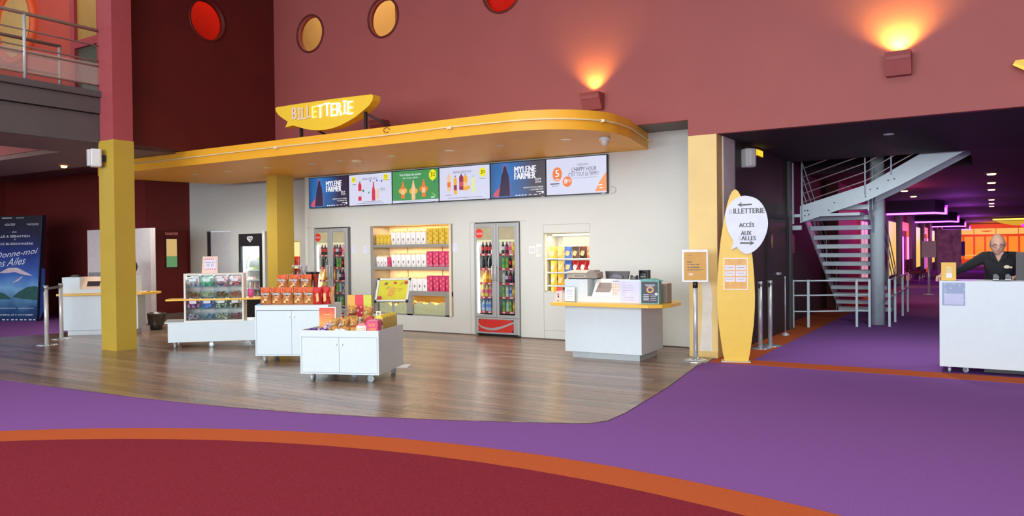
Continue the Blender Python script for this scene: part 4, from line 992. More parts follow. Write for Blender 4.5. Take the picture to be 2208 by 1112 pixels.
# red crisp packets in the small recess by the middle column
t = T('corner_shelf', 'small lit shelf in the wall recess right of the middle yellow column', 'shelving', (-13.115, YL, 0)); P('shelf', MB().box(-.38, .37, .05, .45, 1.20, 1.22), white_lam, t); P('glow_panel', MB().box(-.38, .37, .46, .465, .97, 1.73), glow('recess_glow', (255, 222, 150), 1.1), t)  # light of the niche back is put into an emissive panel
for i, (x, z) in enumerate([(-12.86, 1.22), (-13.0, 1.22), (-12.86, .953), (-13.0, .953)]):
    o = P('crisp_bag', bag_mesh('red', BK['red'][0], BK['red'][1], .135, .19, .06), None, None, (x, YL + .15, z + .001))
    tag(o, 'red crisp bag in the small recess by the middle column, %s %s' % ('upper' if z > 1 else 'lower', 'right' if x > -12.9 else 'left'), 'crisp bag', 'red crisp bags by the column')
area('recess_lamp', (-13.1, YL + .2, 1.73), (0, 0, 0), .6, .1, 5, (1, .8, .5))
# wall switches and small notices
plate = mat('switch_white', (232, 232, 226), .4)
def switch(x, z, w, h, lab, cat='switch'):
    t = T('wall_switch', lab, cat, (x, YW, z)); P('plate', MB().box(-w / 2, w / 2, -.012, 0, -h / 2, h / 2), plate, t, bev=.003)
    P('rocker', MB().box(-w * .3, w * .3, -.018, -.012, -h * .3, h * .3), mat('rocker_white', (214, 216, 214), .4), t)
switch(-6.58, 1.50, .13, .13, 'white double wall switch between the right cooler and the crisp recess'); switch(-6.45, 1.49, .10, .22, 'tall white wall control beside the crisp recess edge')
pp = mat('faded_notice', (214, 216, 232), .7)
for x, z, w, h, lab in [(-10.66, 1.54, .10, .11, 'small pale notice on the wall beside the left cooler'), (-10.35, 1.54, .12, .14, 'small pale notice on the wall left of the popcorn shelves'), (-8.19, 1.56, .12, .15, 'small pale notice on the wall right of the popcorn shelves')]:
    t = T('paper_notice', lab, 'notice', (x, YW, z)); P('sheet', MB().box(-w / 2, w / 2, -.002, 0, -h / 2, h / 2), pp, t)
    P('tape', MB().box(-w * .1, w * .1, -.003, -.002, h * .42, h * .55), plate, t)
# ================================================================== FREEZER
fx = -13.785
blk = mat('freezer_black', (24, 22, 24), .35, var=.05)
t = T('ice_cream_freezer', 'tall black glass-fronted ice cream freezer beside the middle yellow column', 'freezer', (fx, 11.0, 0))
P('cabinet', MB().box(0, .05, .06, .75, 0, 1.91).box(.69, .745, .06, .75, 0, 1.91).box(.05, .69, .72, .75, 0, 1.91).box(.05, .69, .06, .72, 1.87, 1.91).box(.05, .69, .06, .72, .44, .48), blk, t)
P('header', MB().box(0, .745, 0, .06, 1.68, 1.91), blk, t); P('base_panel', MB().box(0, .745, 0, .06, .03, .46), blk, t)
d = P('door', MB().box(0, .06, 0, .055, .46, 1.68).box(.655, .745, 0, .055, .46, 1.68).box(.06, .655, 0, .055, .46, .50).box(.06, .655, 0, .055, 1.64, 1.68), blk, t)
P('glass_pane', MB().box(.06, .655, .02, .025, .50, 1.64), clear, d); P('handle', MB().box(.03, .055, -.03, 0, .9, 1.3), black_pl, d)
P('inner_back', MB().box(.05, .69, .70, .715, .48, 1.87), cool_in, t); P('inner_side', MB().box(.051, .056, .07, .70, .48, 1.87), cool_in, t); P('inner_side', MB().box(.684, .689, .07, .70, .48, 1.87), cool_in, t); P('led_strip', MB().box(.07, .12, .05, .07, .52, 1.64), glow('freezer_led', (250, 252, 255), 5), t)
hm = MB(); heart = [(16 * sin(a) ** 3 / 17 * .085, (13 * cos(a) - 5 * cos(2 * a) - 2 * cos(3 * a) - cos(4 * a)) / 17 * .07) for a in [i * 2 * pi / 28 for i in range(28)]]
P('heart_logo', MB().tube([(.37 + x, -.004, 1.80 + z) for x, z in heart + heart[:1]], .012, 5), mat('logo_silver', (214, 216, 220), .4), t)
P('inner_heart', MB().tube([(.37 + x * .5, -.004, 1.805 + z * .45) for x, z in heart[4:-3]], .009, 5), mat('logo_silver', (214, 216, 220), .4), t)
fz_sh = [1.36, 1.14, .93, .74, .56]
for z in fz_sh: P('shelf', MB().box(.13, .66, .08, .68, z - .02, z), mat('shelf_lit_white', (240, 238, 234), .4), t)
P('lamp_dot', MB().disc(.56, .36, .008, -.002, 8), red_pl, t)
area('freezer_lamp', (fx + .14, 11.08, 1.1), (0, radians(-70), 0), 1.1, .06, 9, (.96, .98, 1)); area('freezer_lamp', (fx + .37, 11.3, 1.84), (0, 0, 0), .5, .3, 9, (.96, .98, 1))
ice = [mat('ice_pack_cream', (226, 214, 170), .4), mat('ice_pack_pink', (222, 140, 156), .4), mat('ice_pack_green', (176, 186, 130), .4), mat('ice_pack_rose', (206, 120, 130), .4)]
rnd = random.Random(4)
packs = [(0, 5, 2), (1, 5, 2), (2, 6, 1), (3, 7, 0), (4, 7, 3)]
for r, n, mk in packs:
    for i in range(n):
        x = .18 + i * (.44 / (n - 1)); z = fz_sh[r]
        if r < 3: g = MB().prism([(-.045, 0), (.045, 0), (.05, .025), (.02, .05), (-.03, .055), (-.05, .02)], 0, .14, 'y')
        else: g = MB().lathe([(.026, 0), (.028, .01), (.026, .10), (.012, .12), (.01, .145)], n=8)
        o = P('ice_cream_pack', g, ice[(mk + (i % 2 if r > 1 else 0)) % 4], None, (fx + x, 11.0 + (.12 if r < 3 else .16), z + .0005), (0, 0, rnd.uniform(-.2, .2)))
        tag(o, '%s ice cream pack, %s from left on the %s freezer shelf' % (['greenish wrapped', 'pale green wrapped', 'rose wrapped', 'upright cream or pink', 'upright rose'][r], ORD[i], ORD[r]), 'ice cream', 'ice creams in the freezer')
# ================================================================== WHEELED CARTS
cst = mat('caster_plate', (200, 206, 208), .3, .8)
wheel_m = mat('caster_wheel', (176, 190, 196), .35, .2)
def caster(parent, x, y, h, rz=0.0):
    r = h * .46
    f = P('caster', MB().cyl((0, 0, h - .012), (0, 0, h), r * .9, n=14).cyl((0, 0, h - .03), (0, 0, h - .012), r * .4, n=10).box(-r * .42, -r * .32, -r * .2, r * .95, r * .75, h - .02).box(r * .32, r * .42, -r * .2, r * .95, r * .75, h - .02), cst, parent, (x, y, 0), (0, 0, rz))
    P('wheel', MB().lathe([(r * .55, -r * .3), (r * .95, -r * .3), (r, -r * .2), (r, r * .2), (r * .95, r * .3), (r * .55, r * .3)], n=18), wheel_m, f, (0, r * .45, r), (0, radians(90), 0))
    return f
def cart(label, loc, rz, w, d, z0, z1, tray, lip, casters):
    t = T('display_cart', label, 'cart', loc, rz)
    th = .018
    zt = z1 - tray
    P('body', MB().box(0, th, 0, d, z0, z1).box(w - th, w, 0, d, z0, z1).box(th, w - th, d - th, d, z0, z1).box(th, w - th, .022, d - th, z0, z0 + th).box(th, w - th, .022, d - th, zt - th, zt), white_lam, t)
    P('front_rail', MB().box(th, w - th, 0, .02, z1 - lip, z1), white_lam, t)
    P('bottom_rail', MB().box(th, w - th, 0, .02, z0, z0 + .016), white_lam, t)
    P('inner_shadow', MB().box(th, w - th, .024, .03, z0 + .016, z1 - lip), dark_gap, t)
    for a, b, kx in ((th + .004, w / 2 - .002, w / 2 - .035), (w / 2 + .002, w - th - .004, w / 2 + .035)):
        dd = P('door', MB().box(a, b, .001, .02, z0 + .02, z1 - lip - .006), white_lam, t)
        P('knob', MB().cyl((kx, .001, z1 - lip - .085), (kx, -.014, z1 - lip - .085), .009, .012, n=12), steel, dd)
    for i, (x, y) in enumerate(casters): caster(t, x, y, z0, i * 1.3)
    return t
R20 = radians(20.5)
cart1 = cart('low white two-door cart on casters piled with plush bears and gift boxes', (-6.832, 6.293, 0), R20, .965, .83, .10, .605, .075, .075, [(.11, .08), (.855, .08), (.11, .74), (.855, .74), (.48, .4)])
R27 = radians(27.4)
cart2 = cart('taller white two-door cart on casters stacked with orange crisp bags', (-8.543, 7.068, 0), R27, 1.02, .62, .10, .79, .0, .07, [(.10, .08), (.92, .08), (.10, .54), (.92, .54)])
# ---- crisp bags on the taller cart
u2 = Vector((cos(R27), sin(R27), 0)); n2 = Vector((-sin(R27), cos(R27), 0))
def on2(u, v, z): return Vector((-8.543, 7.068, 0)) + u2 * u + n2 * v + Vector((0, 0, z))
ob_top, ob_low = (212, 92, 42), (192, 120, 64)
word_w = mat('crisp_word_white', (236, 226, 222), .4); word_k = mat('crisp_word_black', (40, 26, 24), .4); chip_m = mat('crisp_chip_print', (240, 190, 110), .4, var=.2, scale=40)
def tortilla(u, v, z, rz, label, lean=0.0, w=.155, h=.235):
    o = P('crisp_bag', bag_mesh('tortilla', ob_top, ob_low, w, h, .085), None, None, on2(u, v, z), (lean, 0, R27 + rz))
    tag(o, label, 'crisp bag', 'orange crisp bags on the cart')
    P('word_patch', MB().poly([(-.062, h * .60), (.058, h * .62), (.064, h * .665), (.01, h * .69), (0, h * .73), (-.02, h * .69), (-.064, h * .675)], -.047).poly([(-.03, h * .57), (.03, h * .57), (0, h * .50)], -.047), word_k, o)
    text('Doritos', 0, h * .64, .108, .030, -.0485, word_w, o, .05)
    P('chip_print', MB().poly([(-.03, h * .20), (.035, h * .24), (.0, h * .42)], -.047).poly([(-.05, h * .12), (-.005, h * .10), (-.03, h * .26)], -.046), chip_m, o)
for i, u in enumerate([.095, .25, .405, .56, .71]):
    tortilla(u, .16 + .01 * (i % 2), .791, [.1, -.06, .04, -.03, .08][i], 'orange crisp bag in the lower row on the cart, ' + ORD[i] + ' from the left')
t = T('display_riser', 'grey riser box behind the lower crisp bags, its left top showing', 'riser', on2(.0, .26, .79), R27); P('box', MB().box(.06, .84, 0, .27, .001, .196), mat('riser_grey', (176, 176, 176), .5), t); P('top', MB().box(.05, .85, -.01, .28, .196, .206), mat('riser_top', (196, 196, 196), .5), t)
for i, u in enumerate([.265, .435, .605]): tortilla(u, .34, .997, [.05, 0, -.1][i], 'orange crisp bag in the upper row on the riser, ' + ORD[i] + ' from the left', 0, .16, .20)
for i, (u, v, z) in enumerate([(.62, .45, 1.0), (.70, .46, 1.0)]):
    o = P('sauce_cup', MB().lathe([(.032, 0), (.045, .19), (.05, .21)], n=12), mat('cup_orange_brown', (176, 70, 44), .4, var=.3, scale=20), None, on2(u, v, z)); tag(o, 'brown tub with a black lid behind the upper crisp bags, ' + ('left' if i == 0 else 'right'), 'tub', 'lidded tubs on the cart')
    P('lid', MB().lathe([(.056, .20), (.058, .225), (.05, .23)], n=14), black_pl, o)
t = T('dip_tray', 'low dark sauce tub at the left end of the riser', 'tub', on2(.20, .42, .997), R27); P('tub', MB().lathe([(.035, 0), (.048, .04)], n=12), mat('tub_dark', (60, 50, 44), .4), t); P('lid', MB().lathe([(.05, .04), (.05, .055), (.03, .06)], n=12), black_pl, t)
pet = glass('clear_plastic', (236, 230, 240), .45)
for i, (u, v) in enumerate([(.38, .45), (.455, .46), (.50, .43), (.56, .46)]):
    o = P('water_bottle', MB().lathe([(.034, 0), (.038, .02), (.036, .06), (.039, .10), (.036, .14), (.038, .20), (.016, .27), (.014, .30)], n=12), pet, None, on2(u, v, .997)); tag(o, 'clear plastic bottle standing behind the orange bags, ' + ORD[i] + ' from the left', 'bottle', 'clear bottles on the riser')
    P('cap', MB().lathe([(.017, .295), (.017, .325), (.014, .33)], n=10), mat('cap_lilac', (196, 186, 206), .4), o); P('label_band', MB().lathe([(.0395, .10), (.0395, .155)], n=12), mat('bottle_lilac_label', (206, 200, 216), .5, var=.2, scale=40), o)
rw = mat('red_foil', (206, 34, 34), .25, var=.25, scale=14); tan = mat('tan_packet', (206, 136, 84), .35, var=.35, scale=20)
for i, (u, w_, m_, lab) in enumerate([(.83, .12, ('redfoil', (206, 34, 34), (196, 30, 30)), 'red foil bag at the right end of the crisp cart, left one'), (.92, .13, ('redfoil', (206, 34, 34), (196, 30, 30)), 'red foil bag at the right end of the crisp cart, right one'), (.985, .09, ('tan', (206, 150, 96), (214, 160, 110)), 'tan peanut-coloured packet at the far right end of the crisp cart')]):
    o = P('snack_bag', bag_mesh(m_[0], m_[1], m_[2], w_, .235, .08), None, None, on2(u, .15 + .06 * i, .791), (0, 0, R27 + .25 - .2 * i)); tag(o, lab, 'snack bag', 'bags at the cart end')
    P('clear_window', MB().poly([(-.015, .03), (.02, .05), (.01, .16), (-.02, .14)], -.043), chip_m, o)
t = T('folded_label', 'small blue paper tab on the left front corner of the crisp cart', 'label', on2(.03, .03, .791), R27); P('tab', MB().prism([(-.03, 0), (.04, 0), (.02, .022)], 0, .05, 'y'), mat('tab_blue', (96, 160, 196), .6), t); P('fold', MB().box(-.03, .03, .05, .06, 0, .006), paper, t)
# ---- goods in the low cart
u1 = Vector((cos(R20), sin(R20), 0)); n1 = Vector((-sin(R20), cos(R20), 0)); ZT = .531
def on1(u, v, z=ZT): return Vector((-6.832, 6.293, 0)) + u1 * u + n1 * v + Vector((0, 0, z))
plush = mat('plush_tan', (206, 152, 84), .95, var=.25, scale=60, bump=.5, bscale=90); plush_d = mat('plush_brown', (110, 70, 44), .9, var=.2, scale=40)
def bear(u, v, z, rz, label, s=1.15, ribbon=None):
    t = T('plush_bear', label, 'plush toy', on1(u, v, z), R20 + rz, 'plush bears in the low cart')
    mb = MB(); mb.ball((0, 0, .055 * s), (.048 * s, .042 * s, .055 * s), 12, 8)
    P('body', mb, plush, t)
    hd = P('head', MB().ball((0, -.005, .135 * s), (.044 * s, .040 * s, .040 * s), 12, 8), plush, t)
    P('muzzle', MB().ball((0, -.043 * s, .125 * s), (.019 * s, .014 * s, .015 * s), 8, 6), mat('plush_cream', (232, 200, 150), .9), hd)
    P('nose', MB().ball((0, -.057 * s, .131 * s), (.007 * s, .004 * s, .005 * s), 6, 4), plush_d, hd)
    for sx in (-1, 1):
        P('ear', MB().ball((sx * .035 * s, 0, .170 * s), (.017 * s, .011 * s, .017 * s), 8, 6), plush, hd)
        P('eye', MB().ball((sx * .016 * s, -.042 * s, .144 * s), .0055 * s, 6, 4), plush_d, hd)
        P('arm', MB().tube([(sx * .036 * s, -.01, .085 * s), (sx * .052 * s, -.035 * s, .065 * s), (sx * .042 * s, -.055 * s, .055 * s)], .0155 * s, 8), plush, t)
        P('leg', MB().tube([(sx * .026 * s, -.015, .022 * s), (sx * .036 * s, -.055 * s, .02 * s), (sx * .037 * s, -.063 * s, .026 * s)], .019 * s, 8), plush, t)
    if ribbon: P('neck_ribbon', MB().cyl((0, 0, .095 * s), (0, 0, .105 * s), .036 * s, n=12), ribbon, t)
    return t
tagm = mat('bear_tag_white', (232, 232, 240), .6)
bear(.385, .125, ZT, .2, 'tan plush bear in the front row, leftmost, next to the purple sweets')
bear(.445, .255, ZT, 0, 'tan plush bear peeking between the left and middle front row bears')
bear(.505, .125, ZT, -.1, 'tan plush bear in the front row behind a square white tag')
bear(.565, .255, ZT, .15, 'tan plush bear peeking between the middle and right front row bears')
bear(.62, .125, ZT, -.2, 'tan plush bear with a red ribbon at the right end of the front row', 1.12, red_pl)
bear(.43, .52, .62, .1, 'tan plush bear on the raised tray, left of the white card', 1.3, mat('ribbon_brown', (110, 50, 40), .7)); bear(.64, .52, .62, -.2, 'tan plush bear on the raised tray above the red gift box', 1.25)
t = T('tray_riser', 'low white riser tray carrying the rear plush bears', 'riser', on1(.33, .40, ZT), R20); P('box', MB().box(0, .40, 0, .25, 0, .085), white_lam, t); P('front_lip', MB().box(-.005, .405, -.01, .0, 0, .088), white_lam, t)
for i, (u, v, z, w_, h_, r_) in enumerate([(.51, .035, ZT + .06, .07, .06, .5), (.44, .045, ZT + .07, .06, .035, .2)]):
    t = T('paper_tag', 'white card tag hanging on the front row bears, ' + ('square' if i == 0 else 'small folded') + ' one', 'tag', on1(u, v, z), R20); P('card', MB().prism([(w_ * .7 * cos(a + r_), h_ * .7 * sin(a + r_)) for a in (0, pi / 2, pi, 3 * pi / 2)], 0, .003, 'y'), tagm, t); P('string', MB().cyl((0, .002, h_ * .6), (0, .02, h_ * .9), .002, n=5), plush_d, t)
t = T('white_card', 'blank white card propped between the two rear plush bears', 'card', on1(.535, .49, .62), R20); P('card', MB().box(-.06, .06, 0, .004, 0, .10), tagm, t); P('card_foot', MB().box(-.05, .05, 0, .04, 0, .003), tagm, t)
# sweets in purple wrappers
pw = mat('sweet_purple', (104, 66, 150), .3, var=.3, scale=30); pw2 = mat('sweet_lilac', (196, 176, 196), .3, var=.2, scale=30)
rnd = random.Random(9)
for i, (u, v, z, rz) in enumerate([(.06, .06, .012, .3), (.13, .09, .018, -.5), (.19, .07, .014, .8), (.24, .10, .022, 0), (.29, .06, .016, -.7), (.27, .14, .05, .4), (.31, .11, .06, 1.2), (.20, .16, .03, -.2), (.12, .17, .03, .9), (.30, .19, .09, -.4), (.06, .15, .02, -.9)]):
    g = MB().ball((0, 0, .03), (.04, .024, .024), 10, 6); g.cyl((-.038, 0, .03), (-.068, 0, .032), .006, .026, n=8); g.cyl((.038, 0, .03), (.068, 0, .028), .006, .026, n=8)
    o = P('wrapped_sweet', g, pw if i % 3 else pw2, None, on1(u, v, ZT + z), (0, rnd.uniform(-.3, .3), R20 + rz)); tag(o, ('purple' if i % 3 else 'pale lilac') + ' foil-wrapped sweet, ' + (ORD[i] + ' of the heap at the left front of the low cart'), 'sweet', 'wrapped sweets in the low cart')
# poster block on the cart: orange sheet in an acrylic stand
t = T('acrylic_poster', 'orange and red sheet in a clear stand behind the purple sweets', 'sign', on1(.22, .26, ZT), R20)
def warm_sheet():
    m = bpy.data.materials.new('poster_warm'); m.use_nodes = True; nt = m.node_tree; N = nt.nodes; L = nt.links; b = N['Principled BSDF']; b.inputs['Roughness'].default_value = .4
    tc = N.new('ShaderNodeTexCoord'); sx = N.new('ShaderNodeSeparateXYZ'); L.new(tc.outputs['Object'], sx.inputs[0]); no = N.new('ShaderNodeTexNoise'); no.inputs['Scale'].default_value = 14; L.new(tc.outputs['Object'], no.inputs['Vector'])
    a = N.new('ShaderNodeMath'); a.operation = 'MULTIPLY_ADD'; a.inputs[1].default_value = .12; L.new(no.outputs['Fac'], a.inputs[0]); L.new(sx.outputs['Z'], a.inputs[2])
    mr = N.new('ShaderNodeMapRange'); mr.inputs['From Min'].default_value = .05; mr.inputs['From Max'].default_value = .36; L.new(a.outputs[0], mr.inputs[0]); r = N.new('ShaderNodeValToRGB'); L.new(mr.outputs[0], r.inputs[0])
    r.color_ramp.elements[0].color = lin((150, 60, 30)); r.color_ramp.elements[1].color = lin((220, 64, 34)); e = r.color_ramp.elements.new(.45); e.color = lin((240, 160, 60)); L.new(r.outputs[0], b.inputs['Base Color']); return m
P('sheet', MB().box(-.10, .10, 0, .003, .02, .315), warm_sheet(), t); P('acrylic_edge', MB().box(.10, .112, -.004, .008, 0, .325).box(-.11, .10, -.004, .008, .315, .325), mat('acrylic_white_edge', (236, 226, 226), .3), t); P('base', MB().box(-.1, .1, -.04, .06, 0, .004), clear, t)
mb = MB(); mb.rect(-.045, .045, .232, .238, -.0006); P('small_print', mb, mat('sheet_peach', (250, 200, 130), .5), t); P('sun_print', MB().disc(.055, .16, .02, -.0006), mat('sheet_peach', (250, 200, 130), .5), t)
# boxes
def gable(u, v, w, d, h, col, label, hc, hcol=None, pr=None, nm='gift_box'):
    t = T(nm, label, 'gift box', on1(u, v), R20, 'gift boxes in the low cart')
    P('box', MB().box(-w / 2, w / 2, 0, d, 0, h), col, t); P('roof', MB().prism([(-w / 2, h), (w / 2, h), (w * .22, h + hc), (-w * .22, h + hc)], d * .1, d * .9, 'y'), hcol or col, t)
    if pr: P('print', pr, mat('gift_print', (250, 220, 120), .5, var=.3, scale=60), t)
    return t
pinkbox = mat('box_pink_spotted', (222, 70, 120), .5, var=.5, scale=55)
t = gable(.872, .045, .135, .13, .185, pinkbox, 'bright pink spotted box with orange lettering, right front of the low cart', .012, mat('box_pink_side', (196, 130, 150), .5))
mb = MB(); text_mb(mb, 'POP', 0, .135, .075, .035, -.0012, .03); text_mb(mb, 'CORN', 0, .085, .085, .035, -.0012, .03); P('lettering', mb, mat('box_orange_word', (250, 170, 50), .5), t)
t = gable(.735, .05, .125, .12, .125, mat('box_beige_print', (230, 206, 176), .5, var=.45, scale=45), 'beige printed gift box between the plush bears and the pink box', .028, mat('box_pink_band', (226, 130, 136), .5)); P('white_panel', MB().rect(-.045, .045, .105, .125, -.002), tagm, t)
t = gable(.755, .24, .12, .11, .16, mat('box_red', (206, 40, 52), .5), 'red gift box with a sloping red roof behind the front boxes', .05)
t = T('handle_box', 'cream box with a cut-out carrying handle behind the pink box', 'gift box', on1(.76, .40), R20, 'gift boxes in the low cart'); P('box', MB().box(-.0, .065, 0, .10, 0, .20), mat('box_cream', (226, 214, 190), .5), t)
P('handle', MB().box(-.0, .018, .045, .055, .20, .25).box(.047, .065, .045, .055, .20, .25).box(0, .065, .045, .055, .245, .265), mat('box_cream', (226, 214, 190)), t, bev=.004)
for i in range(5):
    t = T('yellow_carton', 'narrow yellow carton with a brown pattern along the cart edge, ' + ORD[i] + ' from the front', 'carton', on1(.872, .225 + .10 * i), R20 - .05, 'yellow cartons along the cart edge')
    P('box', MB().box(-.045, .06, 0, .075, 0, .20 + .008 * (i % 2)), mat('carton_straw', (214, 186, 96), .5, var=.15, scale=20), t); mb = MB()
    for q in range(3): mb.add([(.061, .015 + q * .02, .05), (.061, .03 + q * .02, .05), (.061, .022 + q * .02, .17)], [(0, 1, 2)])
    P('print', mb, mat('carton_print_brown', (176, 136, 46)), t); P('crumpled_top', MB().prism([(-.04, .20), (.055, .20), (.03, .235), (-.01, .23)], .01, .065, 'y'), mat('carton_top_yellow', (240, 214, 60), .5, var=.2, scale=20), t)
t = T('dark_carton', 'dark red and brown carton between the pink box and the yellow cartons', 'carton', on1(.86, .18), R20); P('box', MB().box(.0, .075, 0, .035, 0, .155), mat('carton_oxblood', (110, 36, 36), .5, var=.4, scale=40), t); P('print', MB().box(.0755, .077, .005, .03, .04, .12), strip_w, t)
# three tall cards at the back
for i, (c_, lab) in enumerate([((240, 168, 60), 'orange'), ((222, 48, 66), 'red'), ((206, 206, 70), 'lime yellow')]):
    t = T('gift_card_box', 'tall flat %s printed box standing at the back of the low cart' % lab, 'box', on1(.34 + .106 * i, .70), R20, 'tall printed boxes')
    P('box', MB().box(-.052, .052, 0, .05, 0, .44), mat('tall_box_' + lab.split()[0], c_, .5, var=.12, scale=30), t)
    mb = MB(); mb.rect(-.035, .0, .09, .17, -.001); mb.rect(.01, .035, .10, .15, -.001); mb.disc(-.02, .25, .016, -.001, 8); mb.disc(.03, .22, .012, -.001, 8); mb.disc(.02, .29, .01, -.001, 8); P('print', mb, mat('tall_box_print_%d' % i, [(240, 206, 150), (226, 206, 220), (236, 236, 200)][i], .5), t)
# ---- slanted poster stand behind the low cart
t = T('poster_stand', 'slanted silver snap-frame with a yellow snack poster on a white pole', 'sign', (-6.64, 7.72, 0), radians(30))
P('base', MB().box(-.16, .20, -.16, .16, 0, .012), white_lam, t, bev=.004); P('pole', MB().cyl((0, 0, .012), (0, 0, .90), .02, n=14), white_lam, t)
Mt = Matrix.Translation((0, -.02, 1.0)) @ Matrix.Rotation(radians(-42), 4, 'X')
fr = P('frame', MB().box(-.215, .215, -.012, .012, .165, .19).box(-.215, .215, -.012, .012, -.19, -.165).box(-.215, -.19, -.012, .012, -.165, .165).box(.19, .215, -.012, .012, -.165, .165), steel, t); fr.matrix_local = Mt
pn = P('poster', MB().box(-.19, .19, -.004, .008, -.165, .165), mat('poster_olive_yellow', (206, 196, 40), .5, var=.08), t); pn.matrix_local = Mt
mb = MB(); mb.poly([(-.06, -.09), (-.01, -.11), (.03, -.06), (.04, .03), (-.0, .06), (-.05, .03)], -.005); g = P('snack_print', mb, mat('poster_tan', (214, 160, 60), .5, var=.3, scale=60), pn)
mb = MB(); mb.disc(-.16, -.13, .035, -.005, 12); mb.disc(.165, .125, .03, -.005, 12); mb.disc(.02, .12, .022, -.005, 10); P('red_print', mb, mat('poster_red', (190, 60, 60), .5), pn)
mb = MB(); mb.poly([(-.13, .10), (-.10, .14), (-.07, .12), (-.09, .08)], -.005); mb.poly([(-.09, .02), (-.05, .07), (-.045, .06), (-.085, .01)], -.005); mb.poly([(.08, .09), (.12, .13), (.125, .12), (.085, .085)], -.005); mb.rect(.07, .13, .02, .027, -.005); mb.rect(.06, .11, -.01, -.004, -.005); P('brown_print', mb, mat('poster_brown', (140, 100, 50), .5), pn)
for sx in (-1, 1):
    for sz in (-1, 1): c_ = P('corner_clip', MB().box(sx * .205 - .016, sx * .205 + .016, -.016, .014, sz * .18 - .016, sz * .18 + .016), black_pl, t, bev=.004); c_.matrix_local = Mt
# ================================================================== PICK-AND-MIX CART
R43 = radians(43)
t = T('sweet_cart', 'long low white cart on casters carrying the clear sweet display', 'cart', (-11.04, 7.434, 0), R43)
W3 = 1.37
P('body', MB().box(0, W3, 0, .5, .10, .40), white_lam, t, bev=.004); P('top_board', MB().prism([(-.02, -.0), (W3 + .02, -.0), (W3 + .02, .62), (-.10, .62), (-.14, .58), (-.05, .02)], .40, .42, 'z'), white_lam, t)
for i, (x, y) in enumerate([(.09, .07), (.66, .07), (1.28, .07), (.09, .43), (1.28, .43)]): caster(t, x, y, .10, i * .9 + .3)
u3 = Vector((cos(R43), sin(R43), 0)); n3 = Vector((-sin(R43), cos(R43), 0))
def on3(u, v, z): return Vector((-11.04, 7.434, 0)) + u3 * u + n3 * v + Vector((0, 0, z))
t = T('sweet_display', 'white framed display of eight clear sweet bins on the long low cart', 'display case', on3(.245, .01, .42), R43)
DW, DH, DD = .905, .765, .34
P('case', MB().box(0, .028, 0, DD, 0, DH).box(DW - .028, DW, 0, DD, 0, DH).box(.028, DW - .028, 0, DD, DH - .028, DH).box(.028, DW - .028, 0, DD, 0, .02).box(.028, DW - .028, DD - .012, DD, .02, DH - .028), mat('display_white', (226, 218, 206), .4), t)
P('middle_board', MB().box(.028, DW - .028, .012, DD - .012, .35, .37), clear, t)
P('partition', MB().box(.238, .242, .004, DD - .02, .02, DH - .03).box(.450, .454, .004, DD - .02, .02, DH - .03).box(.662, .666, .004, DD - .02, .02, DH - .03), clear, t)
card_m = mat('bin_card', (224, 226, 232), .6)
SW = [[((230, 214, 150), (150, 190, 214), (226, 130, 130), (90, 90, 96)), ((80, 190, 130), (60, 170, 110), (90, 200, 150), (70, 180, 120)), ((196, 70, 84), (226, 130, 130), (90, 60, 70), (220, 190, 180)), ((230, 90, 40), (236, 226, 214), (200, 40, 60), (226, 120, 140))],
      [((226, 130, 180), (226, 210, 230), (196, 60, 120), (160, 120, 170)), ((70, 140, 220), (110, 170, 230), (226, 150, 160), (80, 150, 226)), ((206, 214, 196), (140, 180, 130), (226, 226, 206), (96, 140, 96)), ((206, 196, 150), (90, 70, 50), (226, 220, 200), (130, 110, 70))]]
LOWC = [[(150, 110, 40), (196, 206, 150), (130, 96, 40), (206, 130, 100)], [(206, 190, 206), (130, 170, 196), (206, 206, 180), (170, 110, 110)]]
for r in range(2):
    zb = .37 if r == 0 else .02
    for c_ in range(4):
        x0 = .032 + c_ * .212; x1 = x0 + .204
        rnd = random.Random(r * 10 + c_)
        ms = [mat('sweet_%d_%d_%d' % (r, c_, k), SW[r][c_][k], .35, var=.1) for k in range(4)]
        mb = MB()
        for q in range(85):
            mb.mi = rnd.randrange(4); rr = rnd.uniform(.017, .027); yy = rnd.uniform(.035, .12)
            mb.ball((rnd.uniform(x0 + .022, x1 - .022), yy, zb + .20 + rnd.uniform(0, .13)), (rr, rr * .8, rr * rnd.uniform(.55, 1)), 6, 4)
        P('sweets', mb, ms, t)['kind'] = 'stuff'
        low = mat('sweet_low_%d_%d' % (r, c_), LOWC[r][c_], .4, var=.35, scale=30); mb = MB()
        for q in range(64):
            rr = rnd.uniform(.011, .018); mb.ball((rnd.uniform(x0 + .02, x1 - .02), rnd.uniform(.03, .20), zb + .02 + rnd.uniform(0, .075) + (0 if q % 3 else -.005)), (rr, rr, rr * .8), 6, 4)
        P('sweets', mb, low, t)['kind'] = 'stuff'
        b_ = P('bin', MB().box(x0, x1, .150, .154, zb + .17, zb + .36 if r == 0 else zb + .33).box(x0, x1, .0, .15, zb + .175, zb + .180), clear, t)
        fl = P('flap', MB().box(x0, x1, .004, .008, zb + .18, zb + .345 if r == 0 else zb + .325).box(x0, x1, .004, .008, zb + .01, zb + .13), clear, t)
        P('card', MB().box(x0 + .05, x1 - .05, .0, .004, zb + .27, zb + .315), card_m, fl)
for z in (.752, .382): area('display_fill', on3(.245 + DW / 2, .10, .42 + z - .02), (radians(-20), 0, R43), .8, .03, 1.6, (1, .97, .92))  # added fill brightening the sweets; the case has no lamp of its own
t = T('yellow_shelf', 'long yellow shelf board crossing the middle of the sweet display', 'shelf', on3(0, 0, .757), R43); P('board', MB().box(-.02, .243, -.02, .34, .0, .03).box(1.152, W3 + .08, -.02, .34, 0, .03), yellow_lam, t, bev=.006); P('front_strip', MB().box(-.02, W3 + .08, -.035, .0, 0, .03), yellow_lam, t, bev=.006)
